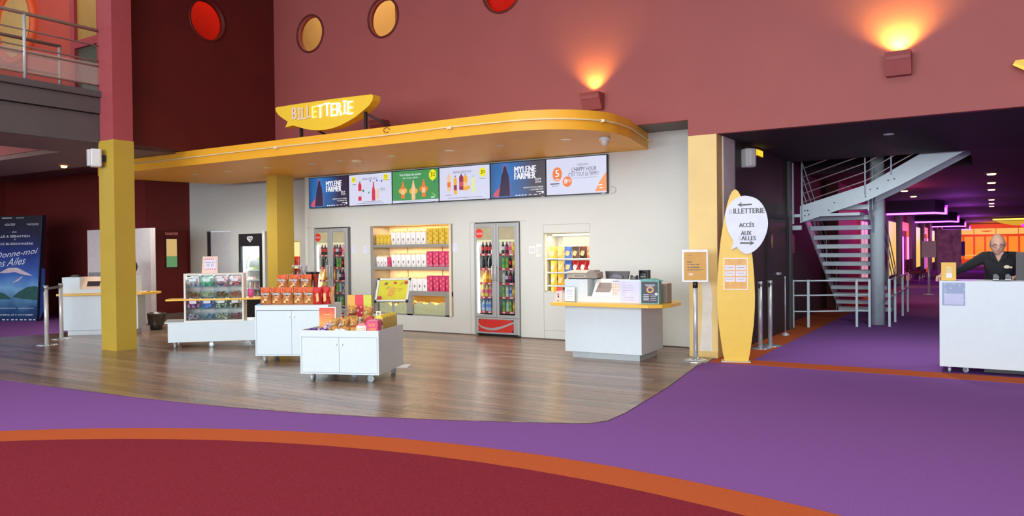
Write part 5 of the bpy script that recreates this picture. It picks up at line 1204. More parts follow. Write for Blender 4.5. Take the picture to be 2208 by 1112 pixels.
t = T('plastic_cup', 'bright pink plastic cup on the yellow shelf right of the sweets', 'cup', on3(1.24, .14, .788), R43); P('cup', MB().lathe([(.034, 0), (.046, .13), (.043, .13), (.032, .006)], n=18), mat('cup_pink', (226, 84, 160), .4), t); P('rim', MB().lathe([(.046, .126), (.049, .13), (.046, .134)], n=18), mat('cup_pink', (226, 84, 160)), t)
t = T('price_card', 'pink-edged price sheet standing on top of the sweet display', 'sign', on3(.62, .16, 1.186), R43); P('sheet', MB().prism([(-.13, 0), (.11, 0), (.12, .27), (-.11, .27)], 0, .006, 'y'), mat('sheet_pink_edge', (240, 206, 190), .6), t)
P('page', MB().rect(-.08, .085, .05, .235, -.002), mat('sheet_lilac_white', (232, 226, 240), .6), t)
mb = MB(); mb.rect(-.07, -.005, .165, .174, -.003); mb.rect(.003, .018, .164, .173, -.003); mb.rect(.026, .07, .165, .173, -.003); mb.rect(-.05, -.01, .125, .135, -.003); mb.rect(.015, .05, .125, .136, -.003); mb.rect(-.055, .045, .103, .106, -.003); P('small_print', mb, mat('sheet_violet_ink', (110, 96, 160), .6), t)
mb = MB()
for k in range(5): mb.disc(-.07 + .03 * k, .222 + .006 * (k % 2), .012, -.0025, 8); mb.disc(-.06 + .033 * k, .062 + .006 * (k % 2), .012, -.0025, 8)
P('floral_print', mb, mat('sheet_coral', (226, 130, 120), .6), t)
# ================================================================== CASH DESK
t = T('cash_desk', 'white cash desk with a yellow counter edge, right of the crisp recess', 'desk', (-5.035, 9.465, 0), radians(2.2))
W4, D4 = 1.115, .86
P('plinth', MB().box(.07, W4 - .06, .09, D4 - .08, 0, .10), mat('plinth_grey', (186, 192, 192), .4), t)
P('body', MB().box(0, W4, 0, D4, .10, .745), white_lam, t, bev=.002)
P('counter_board', MB().prism([(-.10, -.25), (1.30, -.27), (1.46, -.17), (1.52, -.02), (1.52, .42), (1.38, .80), (-.10, .80)], .745, .785, 'z'), yellow_lam, t, bev=.004)
# upper box with a sloped notch
P('upper_box', MB().box(0, .345, 0, .34, .786, 1.095).box(.86, W4, 0, .34, .786, 1.095).box(.345, .86, .0, .34, .786, .865).box(.345, .86, .25, .34, .865, 1.095).box(0, W4, .34, D4 - .05, .786, .95), white_lam, t)
P('upper_front', MB().box(.70, .86, .0, .25, .865, 1.095), white_lam, t)
P('slope_panel', MB().prism([(.02, .866), (.25, .866), (.25, 1.095), (.20, 1.095)], .40, .70, 'x'), mat('slope_white', (246, 238, 226), .4), t)
P('slope_screen', MB().add([(.435, .0624, .92), (.645, .0624, .92), (.668, .160, 1.044), (.458, .160, 1.044)], [(0, 1, 2, 3)]), mat('screen_taupe', (150, 136, 128), .25), t).location = (0, -.004, .004)
P('notch_floor', MB().box(.345, .40, .0, .25, .865, .868), white_lam, t)
spot('desk_lamp', (-4.45, 8.75, 3.0), (radians(14), 0, 0), 8, (1, .92, .8), 40, .6)
u4 = Vector((cos(radians(2.2)), sin(radians(2.2)), 0)); n4 = Vector((-sin(radians(2.2)), cos(radians(2.2)), 0))
def on4(u, v, z): return Vector((-5.035, 9.465, 0)) + u4 * u + n4 * v + Vector((0, 0, z))
R4 = radians(2.2)
# items on the desk
t = T('receipt_printer', 'beige-grey ticket printer with a sloped lid on the left of the cash desk', 'printer', on4(0, .10, 1.096), R4)
pg = mat('printer_taupe', (176, 162, 146), .4, var=.04)
P('body', MB().prism([(.0, .01), (.22, .01), (.22, .10), (.02, .085)], -.02, .44, 'x'), pg, t, bev=.004); P('lid', MB().prism([(-.02, .085), (.24, .10), (.24, .12), (-.01, .10)], -.025, .30, 'x'), mat('printer_top', (206, 194, 178), .35), t)
P('side_wedge', MB().prism([(.28, .09), (.36, .125), (.40, .12), (.46, .03), (.30, .02)], -.005, .2, 'y'), mat('printer_side', (140, 126, 116), .4), t); P('paper_slot', MB().box(.09, .26, -.004, .004, .025, .06), mat('slot_frame_light', (206, 194, 180), .4), t); P('slot_gap', MB().box(.10, .25, -.006, -.003, .032, .052), mat('slot_dark', (120, 108, 98), .5), t); P('foot', MB().box(.0, .42, .02, .2, 0, .011), black_pl, t)
t = T('cash_monitor', 'black touch monitor seen from behind over the white desk edge', 'monitor', on4(.60, .42, .951), R4)
P('stand', MB().box(-.08, .08, 0, .08, 0, .13), black_pl, t); P('panel', MB().prism([(-.16, .14), (.17, .14), (.19, .245), (-.17, .245)], .0, .035, 'y'), mat('monitor_dark', (74, 66, 66), .35), t, bev=.004); P('back_hump', MB().prism([(.10 * cos(a), .15 + .055 * sin(a)) for a in [i * pi / 10 for i in range(11)]], -.03, .0, 'y'), mat('monitor_violet_grey', (110, 98, 110), .3), t)
t = T('card_terminal', 'small black card terminal on the cash desk, left of the cup stack', 'terminal', on4(.955, .14, 1.096), R4); P('body', MB().prism([(-.045, 0), (.045, 0), (.04, .055), (.025, .035), (-.025, .035), (-.04, .055)], 0, .07, 'y'), black_pl, t); P('screen', MB().box(-.02, .02, -.003, .0, .008, .03), mat('terminal_screen', (90, 96, 84), .3), t)
t = T('receipt_holder', 'tall black glossy holder on the right end of the cash desk', 'holder', on4(1.10, .13, 1.096), R4)
P('shell', MB().box(-.065, .065, 0, .10, 0, .018).box(-.065, -.055, 0, .10, 0, .125).box(.055, .065, 0, .10, 0, .125).box(-.065, .065, .085, .10, 0, .125).box(-.065, .065, 0, .10, .115, .125), black_pl, t); P('roll', MB().cyl((-.05, .045, .06), (.05, .045, .06), .036, n=14), mat('roll_dark', (66, 64, 66), .3), t); P('lip', MB().box(-.04, .04, -.006, .02, .03, .045), mat('lip_grey', (110, 110, 112), .3), t)
t = T('paper_sheet', 'lilac-white sheet with faint writing taped to the cash desk front', 'paper', on4(.96, -.001, .95), R4)
P('sheet', MB().box(-.135, .135, -.003, 0, -.155, .13), mat('sheet_lilac', (214, 214, 240), .6), t); lines_m = mat('sheet_grey_line', (176, 180, 206), .7)
mb = MB()
for k, (a, b) in enumerate([(-.11, -.06), (-.11, .04), (-.11, .06), (-.11, .05), (-.11, -.05), (-.11, -.07), (-.1, .05), (-.1, .08)]): mb.rect(a, b, .10 - k * .032, .106 - k * .032, -.0035)
P('writing', mb, lines_m, t)
t = T('voucher_grid', 'small grid of peach stickers on the cash desk front beside the screen', 'stickers', on4(.765, -.001, .98), R4)
P('backing', MB().box(-.06, .055, -.002, 0, -.09, .115), mat('sticker_back', (222, 220, 226), .6), t)
mb = MB()
for r in range(4):
    for c_ in range(3):
        if r == 3 and c_ == 2: continue
        mb.disc(-.04 + c_ * .036, .055 - r * .04, .014, -.003, 8)
P('sticker', mb, mat('sticker_peach', (236, 196, 150), .6, var=.2, scale=40), t); P('heading', MB().rect(-.045, .045, .09, .10, -.003), mat('heading_violet', (130, 130, 190), .6), t)
t = T('leaflet_stand', 'pink and red leaflet standing at the left corner of the cash desk', 'leaflet', on4(-.04, -.12, .786), R4 + .05); P('leaflet', MB().prism([(-.055, 0), (.045, 0), (.065, .21), (-.03, .20)], 0, .004, 'y'), mat('leaflet_pink', (240, 206, 200), .5), t)
P('red_top', MB().poly([(-.035, .15), (.06, .16), (.065, .21), (-.03, .20)], -.001), mat('leaflet_red', (222, 70, 50), .5, var=.3, scale=30), t); P('print', MB().box(-.01, .01, -.002, -.001, .06, .09).box(-.012, .008, -.002, -.001, .10, .115).box(-.02, .01, -.002, -.001, .01, .02), ink, t)
t = T('menu_holder', 'clear acrylic holder with a white typed page beside the pink leaflet', 'menu', on4(.11, -.06, .786), R4); P('page', MB().box(-.08, .07, 0, .003, .01, .205), paper, t); P('acrylic', MB().box(-.085, .075, .0045, .0065, 0, .215).box(-.085, .075, -.004, .05, 0, .004), clear, t)
mb = MB()
for k in range(6): mb.rect(-.055, .045 - .01 * (k % 3), .16 - k * .022, .166 - k * .022, -.0005)
P('writing', mb, lines_m, t)
t = T('ticket_box', 'dark printed ticket box with a turquoise frame on the yellow counter', 'box', on4(1.255, -.06, .786), R4 + .12)
P('box', MB().box(-.12, .12, 0, .16, 0, .31), mat('ticket_turquoise', (110, 168, 160), .5, var=.25, scale=30), t); P('front', MB().box(-.108, .105, -.003, 0, .012, .29), mat('ticket_dark', (50, 44, 62), .4, var=.15), t)
mb = MB()
for k in range(20):
    a = 2 * pi * k / 20; b = 2 * pi * (k + 1) / 20; mb.add([(.005 + .05 * cos(a), -.004, .185 + .045 * sin(a)), (.005 + .05 * cos(b), -.004, .185 + .045 * sin(b)), (.005 + .025 * cos(b), -.004, .185 + .022 * sin(b)), (.005 + .025 * cos(a), -.004, .185 + .022 * sin(a))], [(0, 1, 2, 3)])
P('round_emblem', mb, mat('emblem_gold', (206, 160, 110), .5, var=.2, scale=60), t)
mb = MB(); mb.rect(-.06, .07, .245, .253, -.004); mb.rect(-.05, .06, .232, .238, -.004)
for k in range(4): mb.rect(-.085, -.01, .05 + k * .022, .06 + k * .022, -.004); mb.rect(.01, .085, .05 + k * .022, .056 + k * .022, -.004)
P('pale_moon', MB().disc(.085, .13, .02, -.004, 10), mat('ticket_text', (206, 214, 226), .5), t); P('small_print', mb, mat('ticket_text', (206, 214, 226), .5), t)
P('lid_flap', MB().prism([(-.12, .31), (.12, .31), (.16, .295), (.05, .33), (-.09, .325)], .02, .14, 'y'), mat('ticket_turquoise', (0, 0, 0)), t)
t = T('taupe_block', 'beige-grey box standing behind the dark ticket box on the counter', 'box', on4(1.27, .2, .786), R4); P('box', MB().box(-.09, .13, 0, .2, 0, .25), mat('printer_side', (140, 126, 116)), t, bev=.005); P('top', MB().box(-.085, .125, .005, .195, .25, .258), mat('printer_top', (0, 0, 0)), t)
# ================================================================== SIGNS BY THE RIGHT COLUMN
def round_base(t, r=.17): return P('base', MB().lathe([(r, 0), (r, .012), (r * .75, .03), (r * .22, .05), (r * .22, .06)], n=28), chrome, t)
t = T('sign_stand', 'silver post stand with an orange-beige notice in a white rounded frame', 'sign', (-3.345, 9.974, 0), radians(18.6)); round_base(t, .175)
P('pole', MB().cyl((0, 0, .05), (0, 0, 1.02), .030, n=16), steel, t); P('collar', MB().cyl((0, 0, .98), (0, 0, 1.06), .034, n=16), black_pl, t)
P('frame', MB().box(-.172, .172, -.014, .014, 1.05, 1.49), mat('frame_white', (236, 236, 236), .35), t, bev=.012)
P('notice', MB().box(-.145, .145, -.017, -.013, 1.08, 1.455), mat('notice_ochre', (214, 160, 74), .5, var=.06), t)
mb = MB(); mb.rect(-.105, -.04, 1.318, 1.330, -.0185); mb.rect(-.1, -.08, 1.284, 1.298, -.0185); mb.rect(-.065, .0, 1.285, 1.297, -.0185); mb.rect(.015, .05, 1.284, 1.298, -.0185); mb.rect(-.1, -.075, 1.245, 1.26, -.0185); mb.rect(-.06, .06, 1.246, 1.258, -.0185); mb.rect(-.1, .1, 1.222, 1.227, -.0185); mb.rect(-.1, .06, 1.208, 1.212, -.0185); mb.rect(-.09, -.04, 1.41, 1.416, -.0185); P('small_print', mb, mat('notice_grey_ink', (120, 110, 96), .6), t)
P('logo', MB().disc(-.055, 1.16, .03, -.0185, 14, .014), mat('logo_rose', (240, 214, 200), .5), t)
RS = radians(15.7)
t = T('surfboard_sign', 'tall yellow surfboard-shaped sign stand beside the passage entrance', 'sign', (-2.865, 10.177, 0), RS)
lw = [(0, .150), (.10, .17), (.25, .192), (.486, .222), (.7, .236), (.86, .240), (1.1, .232), (1.35, .214), (1.6, .187), (1.8, .156), (1.95, .128), (2.08, .098), (2.17, .070), (2.23, .04), (2.255, .012)]
pts = [(-w_, z) for z, w_ in lw] + [(w_, z) for z, w_ in lw[::-1]]
P('board', MB().prism([(x, z + .015) for x, z in pts], -.02, .02, 'y'), mat('surf_yellow', (236, 192, 66), .35, var=.03), t)
P('foot_plate', MB().box(-.19, .18, -.08, .12, 0, .014), mat('foot_grey_white', (214, 206, 196), .4), t)
P('poster_frame', MB().box(-.152, .152, -.028, -.020, .955, .965).box(-.152, .152, -.028, -.020, 1.362, 1.372).box(-.152, -.142, -.028, -.02, .965, 1.362).box(.142, .152, -.028, -.02, .965, 1.362), mat('acrylic_white', (240, 236, 226), .3), t)
P('poster_sheet', MB().box(-.142, .142, -.024, -.021, .965, 1.362), mat('tariff_amber', (226, 162, 60), .3, var=.15, scale=10), t)
mb = MB()
for k in range(3):
    for s_ in (-.072, .065): mb.rect(s_ - .062, s_ + .062, 1.213 - k * .078, 1.276 - k * .078, -.0245)
P('tariff_panel', mb, mat('tariff_white', (232, 226, 232), .5), t)
mb = MB()
for k in range(3):
    for s_ in (-.072, .065): mb.rect(s_ - .045, s_ + .04, 1.243 - k * .075, 1.248 - k * .075, -.025)
P('small_print', mb, mat('tariff_ink', (150, 120, 90), .6), t)
def smooth_closed(p, n=5, sharp=()):
    out = []
    N_ = len(p)
    for i in range(N_):
        a, b, c_, d_ = p[i - 1], p[i], p[(i + 1) % N_], p[(i + 2) % N_]
        for k in range(n):
            tt = k / n
            if i in sharp or (i + 1) % N_ in sharp: out.append((b[0] + (c_[0] - b[0]) * tt, b[1] + (c_[1] - b[1]) * tt)); continue
            out.append(tuple(.5 * ((2 * b[q]) + (-a[q] + c_[q]) * tt + (2 * a[q] - 5 * b[q] + 4 * c_[q] - d_[q]) * tt ** 2 + (-a[q] + 3 * b[q] - 3 * c_[q] + d_[q]) * tt ** 3) for q in (0, 1)))
    return out
bub = [(1612, 423), (1635, 431), (1650, 450), (1657, 479), (1653, 505), (1641, 528), (1626, 542), (1612, 547), (1599, 541), (1590, 532), (1579, 538), (1583, 520), (1573, 500), (1567, 477), (1568, 455), (1578, 437), (1594, 426)]
bl = [((x - 1588) / 170.0, (780 - y) / 163.6) for x, y in bub]
t = T('speech_bubble_panel', 'white speech-bubble panel on the yellow surfboard reading BILLETTERIE and ACCÈS AUX SALLES', 'sign', (-2.865, 10.177, 0), RS)
P('panel', MB().prism(smooth_closed(bl, 5, (10,)), -.055, -.035, 'y'), mat('bubble_white', (222, 226, 240), .4), t)
P('spacer', MB().box(-.08, -.04, -.035, -.02, 1.75, 1.8).box(.03, .07, -.035, -.02, 1.6, 1.65), black_pl, t)
silver = mat('letter_silver', (66, 60, 58), .35, .1, var=.35, scale=30)
def cxz(x, y): return (x - 1588) / 170.0, (780 - y) / 163.6
x, z = cxz(1616, 455); mb = MB(); text_mb(mb, 'ILLETTERIE', x + .005, z, .385, .066, -.057, .06); P('lettering', mb, silver, t)
pale = mat('letter_washed_out', (150, 146, 150), .3, .2)  # reflection washing out these letters is put into the paler colour
x, z = cxz(1578, 456); text('B', x, z, .034, .062, -.057, pale, t, .05)
for s_, (px, py), w_ in (('ACCÈS', (1612, 485), .185), ('AUX', (1611, 500), .13), ('ALLES', (1616, 510), .18)):
    x, z = cxz(px, py + (0 if s_ != 'ACCÈS' else -1)); text(s_, x, z - (.015 if s_ == 'AUX' else (.02 if s_ == 'ALLES' else 0)), w_, .07 if s_ == 'ACCÈS' else .058, -.057, silver, t, .06)
x, z = cxz(1597, 510); text('S', x, z - .02, .03, .055, -.057, pale, t, .05)
def arrow(px, py, d_):
    x, z = cxz(px, py); return P('arrow', MB().poly([(x - d_ * .09, z), (x - d_ * .03, z + .038), (x - d_ * .045, z + .010), (x + d_ * .09, z + .014), (x + d_ * .09, z - .008), (x - d_ * .045, z - .012), (x - d_ * .025, z - .034)], -.057), silver, t)
arrow(1608, 442, 1); arrow(1613, 524, -1)
def stanchion(loc, label, group):
    t = T('queue_post', label, 'queue post', (loc[0], loc[1], 0), 0, group); P('base', MB().lathe([(.165, 0), (.165, .010), (.12, .022), (.05, .035)], n=28), chrome, t)
    P('pole', MB().cyl((0, 0, .03), (0, 0, .93), .033, n=16), steel if 'passage' in label else mat('post_white_metal', (222, 220, 216), .3, .3), t); P('belt_head', MB().cyl((0, 0, .93), (0, 0, 1.0), .037, n=16), mat('belt_head_grey', (190, 190, 190), .3, .5), t); P('belt_slot', MB().box(-.012, .012, -.042, -.03, .90, .97), black_pl, t); return t
stanchion((-2.93, 11.68), 'silver queue post behind the surfboard sign at the passage, front one', 'queue posts at the passage'); stanchion((-2.87, 12.03), 'silver queue post behind the surfboard sign at the passage, rear one', 'queue posts at the passage')
a_, b_ = (-13.40, 6.80), (-14.08, 7.40)
stanchion(a_, 'white queue post left of the ticket desk, the front one', 'queue posts by the ticket desk'); stanchion(b_, 'white queue post at the corner of the ticket desk, the rear one', 'queue posts by the ticket desk')
t = T('queue_belt', 'black retractable belt stretched between the two white queue posts', 'belt', (0, 0, 0)); P('belt', MB().add([(a_[0] - .03, a_[1] + .03, .92), (b_[0] + .03, b_[1] - .03, .92), (b_[0] + .03, b_[1] - .03, .965), (a_[0] - .03, a_[1] + .03, .965), (a_[0] - .028, a_[1] + .034, .92), (b_[0] + .032, b_[1] - .026, .92), (b_[0] + .032, b_[1] - .026, .965), (a_[0] - .028, a_[1] + .034, .965)], [(0, 1, 2, 3), (7, 6, 5, 4), (0, 4, 5, 1), (3, 2, 6, 7), (0, 3, 7, 4), (1, 5, 6, 2)]), black_pl, t)
P('clip', MB().box(b_[0] + .025, b_[0] + .045, b_[1] - .05, b_[1] - .025, .91, .975), alu, t)
t = T('slim_post', 'slim chrome floor post by the black door, left of the staircase', 'post', (-2.98, 13.55, 0)); P('base', MB().lathe([(.07, 0), (.06, .03), (.015, .06)], n=14), steel, t); P('rod', MB().cyl((0, 0, .05), (0, 0, .98), .010, n=8), steel, t); P('tip', MB().ball((0, 0, .99), .018), steel, t)
# ================================================================== SPEAKERS
spw = mat('speaker_white', (226, 224, 220), .4, var=.02); grill = mat('speaker_grille', (206, 204, 200), .6, var=.08, scale=90)
def speaker(loc, rz, label):
    t = T('loudspeaker', label, 'loudspeaker', loc, rz, 'white loudspeakers'); P('cabinet', MB().box(-.085, .085, -.06, .10, -.14, .14), spw, t, bev=.025); P('grille', MB().prism([(-.075, -.06), (-.06, -.085), (-.03, -.1), (.03, -.1), (.06, -.085), (.075, -.06)], -.125, .125, 'z'), grill, t)
    P('bracket', MB().box(-.03, .03, .10, .16, -.05, .05), black_pl, t); return t
speaker((-3.04, 11.55, 2.83), radians(50), 'white loudspeaker on the black wall at the passage entrance')
sp2 = speaker((-11.80, 6.74, 3.0), radians(-25), 'white loudspeaker on the left face of the yellow column'); 
t = T('exit_light', 'small glowing yellow emergency exit light beside the passage loudspeaker', 'light', (-3.13, 12.35, 2.98)); P('housing', MB().box(0, .05, -.18, .18, -.06, .06), mat('exit_dark_yellow', (170, 130, 30), .5), t); P('diffuser', MB().box(.05, .055, -.16, .16, -.045, .045).box(-.0, .05, -.184, -.18, -.045, .045), glow('exit_yellow', (255, 206, 40), 1.2), t)
# ================================================================== TICKET DESK BEHIND THE LEFT COLUMN
R42 = radians(42); o5 = Vector((-14.60, 7.70, 0)); u5 = Vector((cos(R42), sin(R42), 0)); n5 = Vector((-sin(R42), cos(R42), 0))
def on5(u, v, z): return o5 + u5 * u + n5 * v + Vector((0, 0, z))
t = T('ticket_desk', 'white ticket desk with a yellow counter edge behind the left yellow column', 'desk', o5, R42)
P('plinth', MB().box(.06, 1.24, .06, .44, 0, .10), mat('plinth_white', (216, 222, 224), .4), t); P('body', MB().box(0, 1.30, 0, .5, .10, .745), white_lam, t, bev=.002)
P('counter_board', MB().prism([(-.07, -.10), (1.40, -.12), (1.62, .12), (1.62, .40), (1.35, .56), (-.10, .56)], .745, .785, 'z'), yellow_lam, t, bev=.004)
P('upper_box', MB().box(0, .30, .0, .34, .786, 1.085).box(.75, 1.28, 0, .34, .786, 1.085).box(.30, .75, 0, .34, .786, .86).box(.30, .75, .25, .34, .86, 1.085), white_lam, t)
P('slope_panel', MB().prism([(.02, .861), (.25, .861), (.25, 1.085), (.2, 1.085)], .30, .75, 'x'), mat('slope_peach', (246, 214, 186), .4), t)
P('slope_screen', MB().add([(.40, .0575, .91), (.62, .0575, .91), (.62, .122, 1.0), (.40, .122, 1.0)], [(0, 1, 2, 3)]), mat('screen_dark', (66, 58, 60), .25), t).location = (0, -.004, .004)
spot('ticket_desk_lamp', (-14.6, 7.9, 3.2), (radians(-8), 0, 0), 30, (1, .80, .6), 50, .6)
t = T('ticket_monitor', 'black monitor edge over the ticket desk, left of the yellow column', 'monitor', on5(.36, .42, .786), R42); P('stand', MB().box(.1, .2, .02, .1, 0, .3), black_pl, t); P('panel', MB().box(-.05, .42, 0, .03, .30, .375), mat('monitor_dark', (74, 66, 66)), t)
t = T('ticket_scanner', 'low dark device on the left of the ticket desk top', 'device', on5(.10, .12, 1.086), R42); P('body', MB().box(0, .14, 0, .08, 0, .03), black_pl, t, bev=.005); P('top', MB().box(.02, .12, .01, .07, .03, .04), mat('device_brown', (60, 40, 40), .5), t)
t = T('counter_pad', 'cream pad lying on the yellow counter right of the left column', 'pad', on5(1.30, .15, .786), R42); P('pad', MB().box(-.1, .15, -.1, .1, 0, .012), mat('pad_cream', (236, 206, 160), .6), t); P('edge', MB().box(.15, .16, -.1, .1, 0, .013), mat('pad_brown', (120, 70, 30), .6), t)
t = T('partition_block', 'white free-standing partition block behind the ticket desk', 'partition', (-17.4, 9.75, 0)); P('panel', MB().box(0, 2.36, 0, .12, .03, 2.05), mat('partition_white', (224, 216, 212), .5), t); P('side_panel', MB().box(2.36, 2.37, .0, .12, .03, 2.05), mat('partition_lilac', (206, 198, 200), .5), t); P('base', MB().box(.02, 2.35, .02, .10, 0, .03), mat('partition_base', (150, 140, 136), .5), t)
# office chair mostly hidden by the column
t = T('office_chair', 'black office chair whose rounded back peeks out right of the left column', 'chair', (-14.70, 8.92, 0), radians(42))
P('backrest', MB().prism([(.24 * cos(a) , 1.25 + .20 * sin(a)) for a in [i * pi / 10 for i in range(20)]], .16, .21, 'y'), mat('mesh_black', (38, 32, 28), .8, var=.5, scale=50), t, bev=.015); P('seat', MB().box(-.24, .24, -.28, .2, .62, .70), black_pl, t, bev=.03); P('back_stem', MB().box(-.03, .03, .17, .22, .62, 1.1), black_pl, t); P('gas_lift', MB().cyl((0, 0, .1), (0, 0, .62), .025, n=10), steel, t)
for k in range(5): a = 2 * pi * k / 5 + .3; f = P('foot', MB().tube([(0, 0, .10), (.26 * cos(a), .26 * sin(a), .055)], .018, 6), steel, t); P('wheel', MB().ball((.27 * cos(a), .27 * sin(a), .028), .028, 8, 6), black_pl, f)
t = T('waste_bin', 'round bin lined with a dark transparent bag beside the white partition block', 'bin', (-14.05, 9.22, 0))
bagm = mat('bin_bag', (70, 58, 48), .25, var=.45, scale=9, bump=.6, bscale=16)
P('pail', MB().lathe([(.10, 0), (.115, .02), (.145, .29), (.14, .29)], n=18), mat('pail_dark', (48, 42, 38), .4), t)
rnd = random.Random(2); mb = MB(); n = 20; rings = []
for k, (r, z) in enumerate([(.148, .10), (.155, .18), (.165, .24), (.172, .30), (.178, .325), (.155, .335), (.14, .28)]): rings.append([(r * (1 + rnd.uniform(-.05, .05)) * cos(2 * pi * j / n), r * (1 + rnd.uniform(-.05, .05)) * sin(2 * pi * j / n), z + rnd.uniform(-.012, .012)) for j in range(n)])
v = [p for R_ in rings for p in R_]; f = [(k * n + j, k * n + (j + 1) % n, (k + 1) * n + (j + 1) % n, (k + 1) * n + j) for k in range(6) for j in range(n)]
P('bin_bag', mb.add(v, f, True), bagm, t)
t = T('wall_plaque', 'small yellow egg-shaped plaque on the dark red wall left of the partition', 'plaque', (-18.35, 10.6, 1.42)); P('plate', MB().prism([(.12 * cos(a), .20 * sin(a) * (1.1 if sin(a) < 0 else .85)) for a in [i * pi / 9 for i in range(18)]], -.015, -.001, 'y'), mat('plaque_yellow', (196, 156, 50), .5), t); P('symbol', MB().disc(-.035, .06, .028, -.0165, 8).disc(.035, .06, .028, -.0165, 8).rect(-.05, .05, -.06, .0, -.0165), mat('plaque_ink', (90, 70, 30), .5), t)
# ---- film standee
dp = Vector((.812, .384, 0)).normalized(); RP = atan2(dp.y, dp.x); o6 = Vector((-18.467, 9.148, 0)) - dp * 1.8
t = T('film_standee', 'tall dark blue film poster standee at the left frame edge on purple carpet', 'poster', o6, RP)
def sky_poster():
    m = bpy.data.materials.new('poster_sky'); m.use_nodes = True; nt = m.node_tree; N = nt.nodes; L = nt.links; b = N['Principled BSDF']; b.inputs['Roughness'].default_value = .4
    tc = N.new('ShaderNodeTexCoord'); sx = N.new('ShaderNodeSeparateXYZ'); L.new(tc.outputs['Object'], sx.inputs[0]); no = N.new('ShaderNodeTexNoise'); no.inputs['Scale'].default_value = 2.2; no.inputs['Detail'].default_value = 4; L.new(tc.outputs['Object'], no.inputs['Vector'])
    a = N.new('ShaderNodeMath'); a.operation = 'MULTIPLY_ADD'; a.inputs[1].default_value = .5; L.new(no.outputs['Fac'], a.inputs[0]); L.new(sx.outputs['Z'], a.inputs[2])
    mr = N.new('ShaderNodeMapRange'); mr.inputs['From Min'].default_value = .25; mr.inputs['From Max'].default_value = 2.65; L.new(a.outputs[0], mr.inputs[0]); r = N.new('ShaderNodeValToRGB'); L.new(mr.outputs[0], r.inputs[0])
    el = r.color_ramp.elements; el[0].position = .0; el[0].color = lin((20, 40, 84)); el[1].position = 1; el[1].color = lin((8, 10, 22))
    for p_, c_ in ((.12, (30, 74, 120)), (.30, (120, 176, 216)), (.42, (64, 110, 190)), (.62, (30, 52, 130)), (.80, (16, 22, 60))): e = el.new(p_); e.color = lin(c_)
    L.new(r.outputs[0], b.inputs['Base Color']); return m
P('panel', MB().prism([(0, .0), (1.80, .0), (1.98, 2.40), (0, 2.40)], 0, .05, 'y'), sky_poster(), t)
P('edge', MB().prism([(1.80, 0), (1.82, 0), (2.0, 2.41), (1.98, 2.40)], -.002, .12, 'y'), mat('standee_edge', (28, 34, 60), .5), t)
P('side_flap', MB().prism([(1.83, .02), (1.98, .30), (1.99, 1.18), (1.90, 1.22)], .06, .08, 'y'), mat('flap_blue', (40, 60, 120), .3), t)
P('hills', MB().poly([(1.22, .55), (1.4, .68), (1.6, .78), (1.8, .80), (1.86, .78), (1.84, .48), (1.5, .50)], -.002).poly([(.4, .5), (.8, .70), (1.05, .62), (1.2, .5)], -.002), mat('poster_hill', (34, 84, 80), .5, var=.3), t)
P('glider', MB().poly([(.9, 1.10), (1.15, 1.22), (1.35, 1.22), (1.65, 1.08), (1.74, 1.03), (1.5, 1.06), (1.3, 1.12), (1.1, 1.10)], -.003).poly([(1.22, .86), (1.27, .90), (1.45, 1.01), (1.5, 1.02), (1.38, .92)], -.003), mat('poster_wing', (206, 190, 196), .5, var=.15), t)
wl = mat('poster_lettering', (216, 222, 236), .5)
mb = MB()
text_mb(mb, 'HOUTEY', 1.20, 2.20, .26, .05, -.003, .0); text_mb(mb, 'VAZQUEZ', 1.76, 2.20, .30, .05, -.003, .0); text_mb(mb, 'APRES', 1.30, 2.03, .12, .03, -.003); text_mb(mb, 'BELLE & SÉBASTIEN', 1.25, 1.94, .86, .06, -.003, .005); text_mb(mb, 'ET', 1.32, 1.86, .05, .03, -.003); text_mb(mb, 'L’ÉCOLE BUISSONNIÈRE', 1.22, 1.77, 1.08, .06, -.003, .005)
rise = Matrix.Translation((1.3, 0, 1.46)) @ Matrix.Rotation(radians(-6), 4, 'Y') @ Matrix.Translation((-1.3, 0, -1.46))
text_mb(mb, 'Donne-moi', 1.36, 1.545, 1.02, .13, -.003, .0, .6, rise); text_mb(mb, 'des Ailes', 1.16, 1.36, .80, .17, -.003, .0, .6, rise)
text_mb(mb, 'AU CINÉMA LE 9 OCTOBRE', 1.22, .145, 1.0, .045, -.003, .005)
P('lettering', mb, wl, t); mb = MB()
for k in range(9): mb.rect(.85 + .11 * k, .90 + .11 * k + .02 * (k % 2), .02, .045, -.003)
mb.rect(1.0, 1.25, 2.345, 2.36, -.003); mb.rect(1.35, 1.55, 2.345, 2.355, -.003); mb.rect(.9, 1.3, .29, .30, -.003); mb.rect(1.35, 1.75, .29, .298, -.003)
P('small_print', mb, wl, t)
# ---- balcony railing
VEIL = mat('veil_glass', (214, 186, 176), .3, var=.03)
VEIL.node_tree.nodes['Principled BSDF'].inputs['Alpha'].default_value = .34
def railing(t, X, y0, y1, ys, zf, zt, wire=True):
    for y in ys: P('post', MB().cyl((X, y, zf), (X, y, zt), .024, n=10), alu, t)
    P('top_rail', MB().tube([(X, y0, zt), (X, y1, zt)], .028, 8), rail_grey, t)
    for k in range(1, 3): P('rail_bar', MB().tube([(X, y0, zt - .24 * k), (X, y1, zt - .24 * k)], .014, 6), rail_grey, t)
    P('rail_bar', MB().tube([(X, y0, zf + .40 ), (X, y1, zf + .40)], .016, 6), rail_grey, t); P('rail_bar', MB().tube([(X, y0, zf + .10), (X, y1, zf + .10)], .016, 6), rail_grey, t)
    if wire: P('glass_panel', MB().box(X - .004, X + .004, y0, y1, zf + .10, zf + .44), VEIL, t)
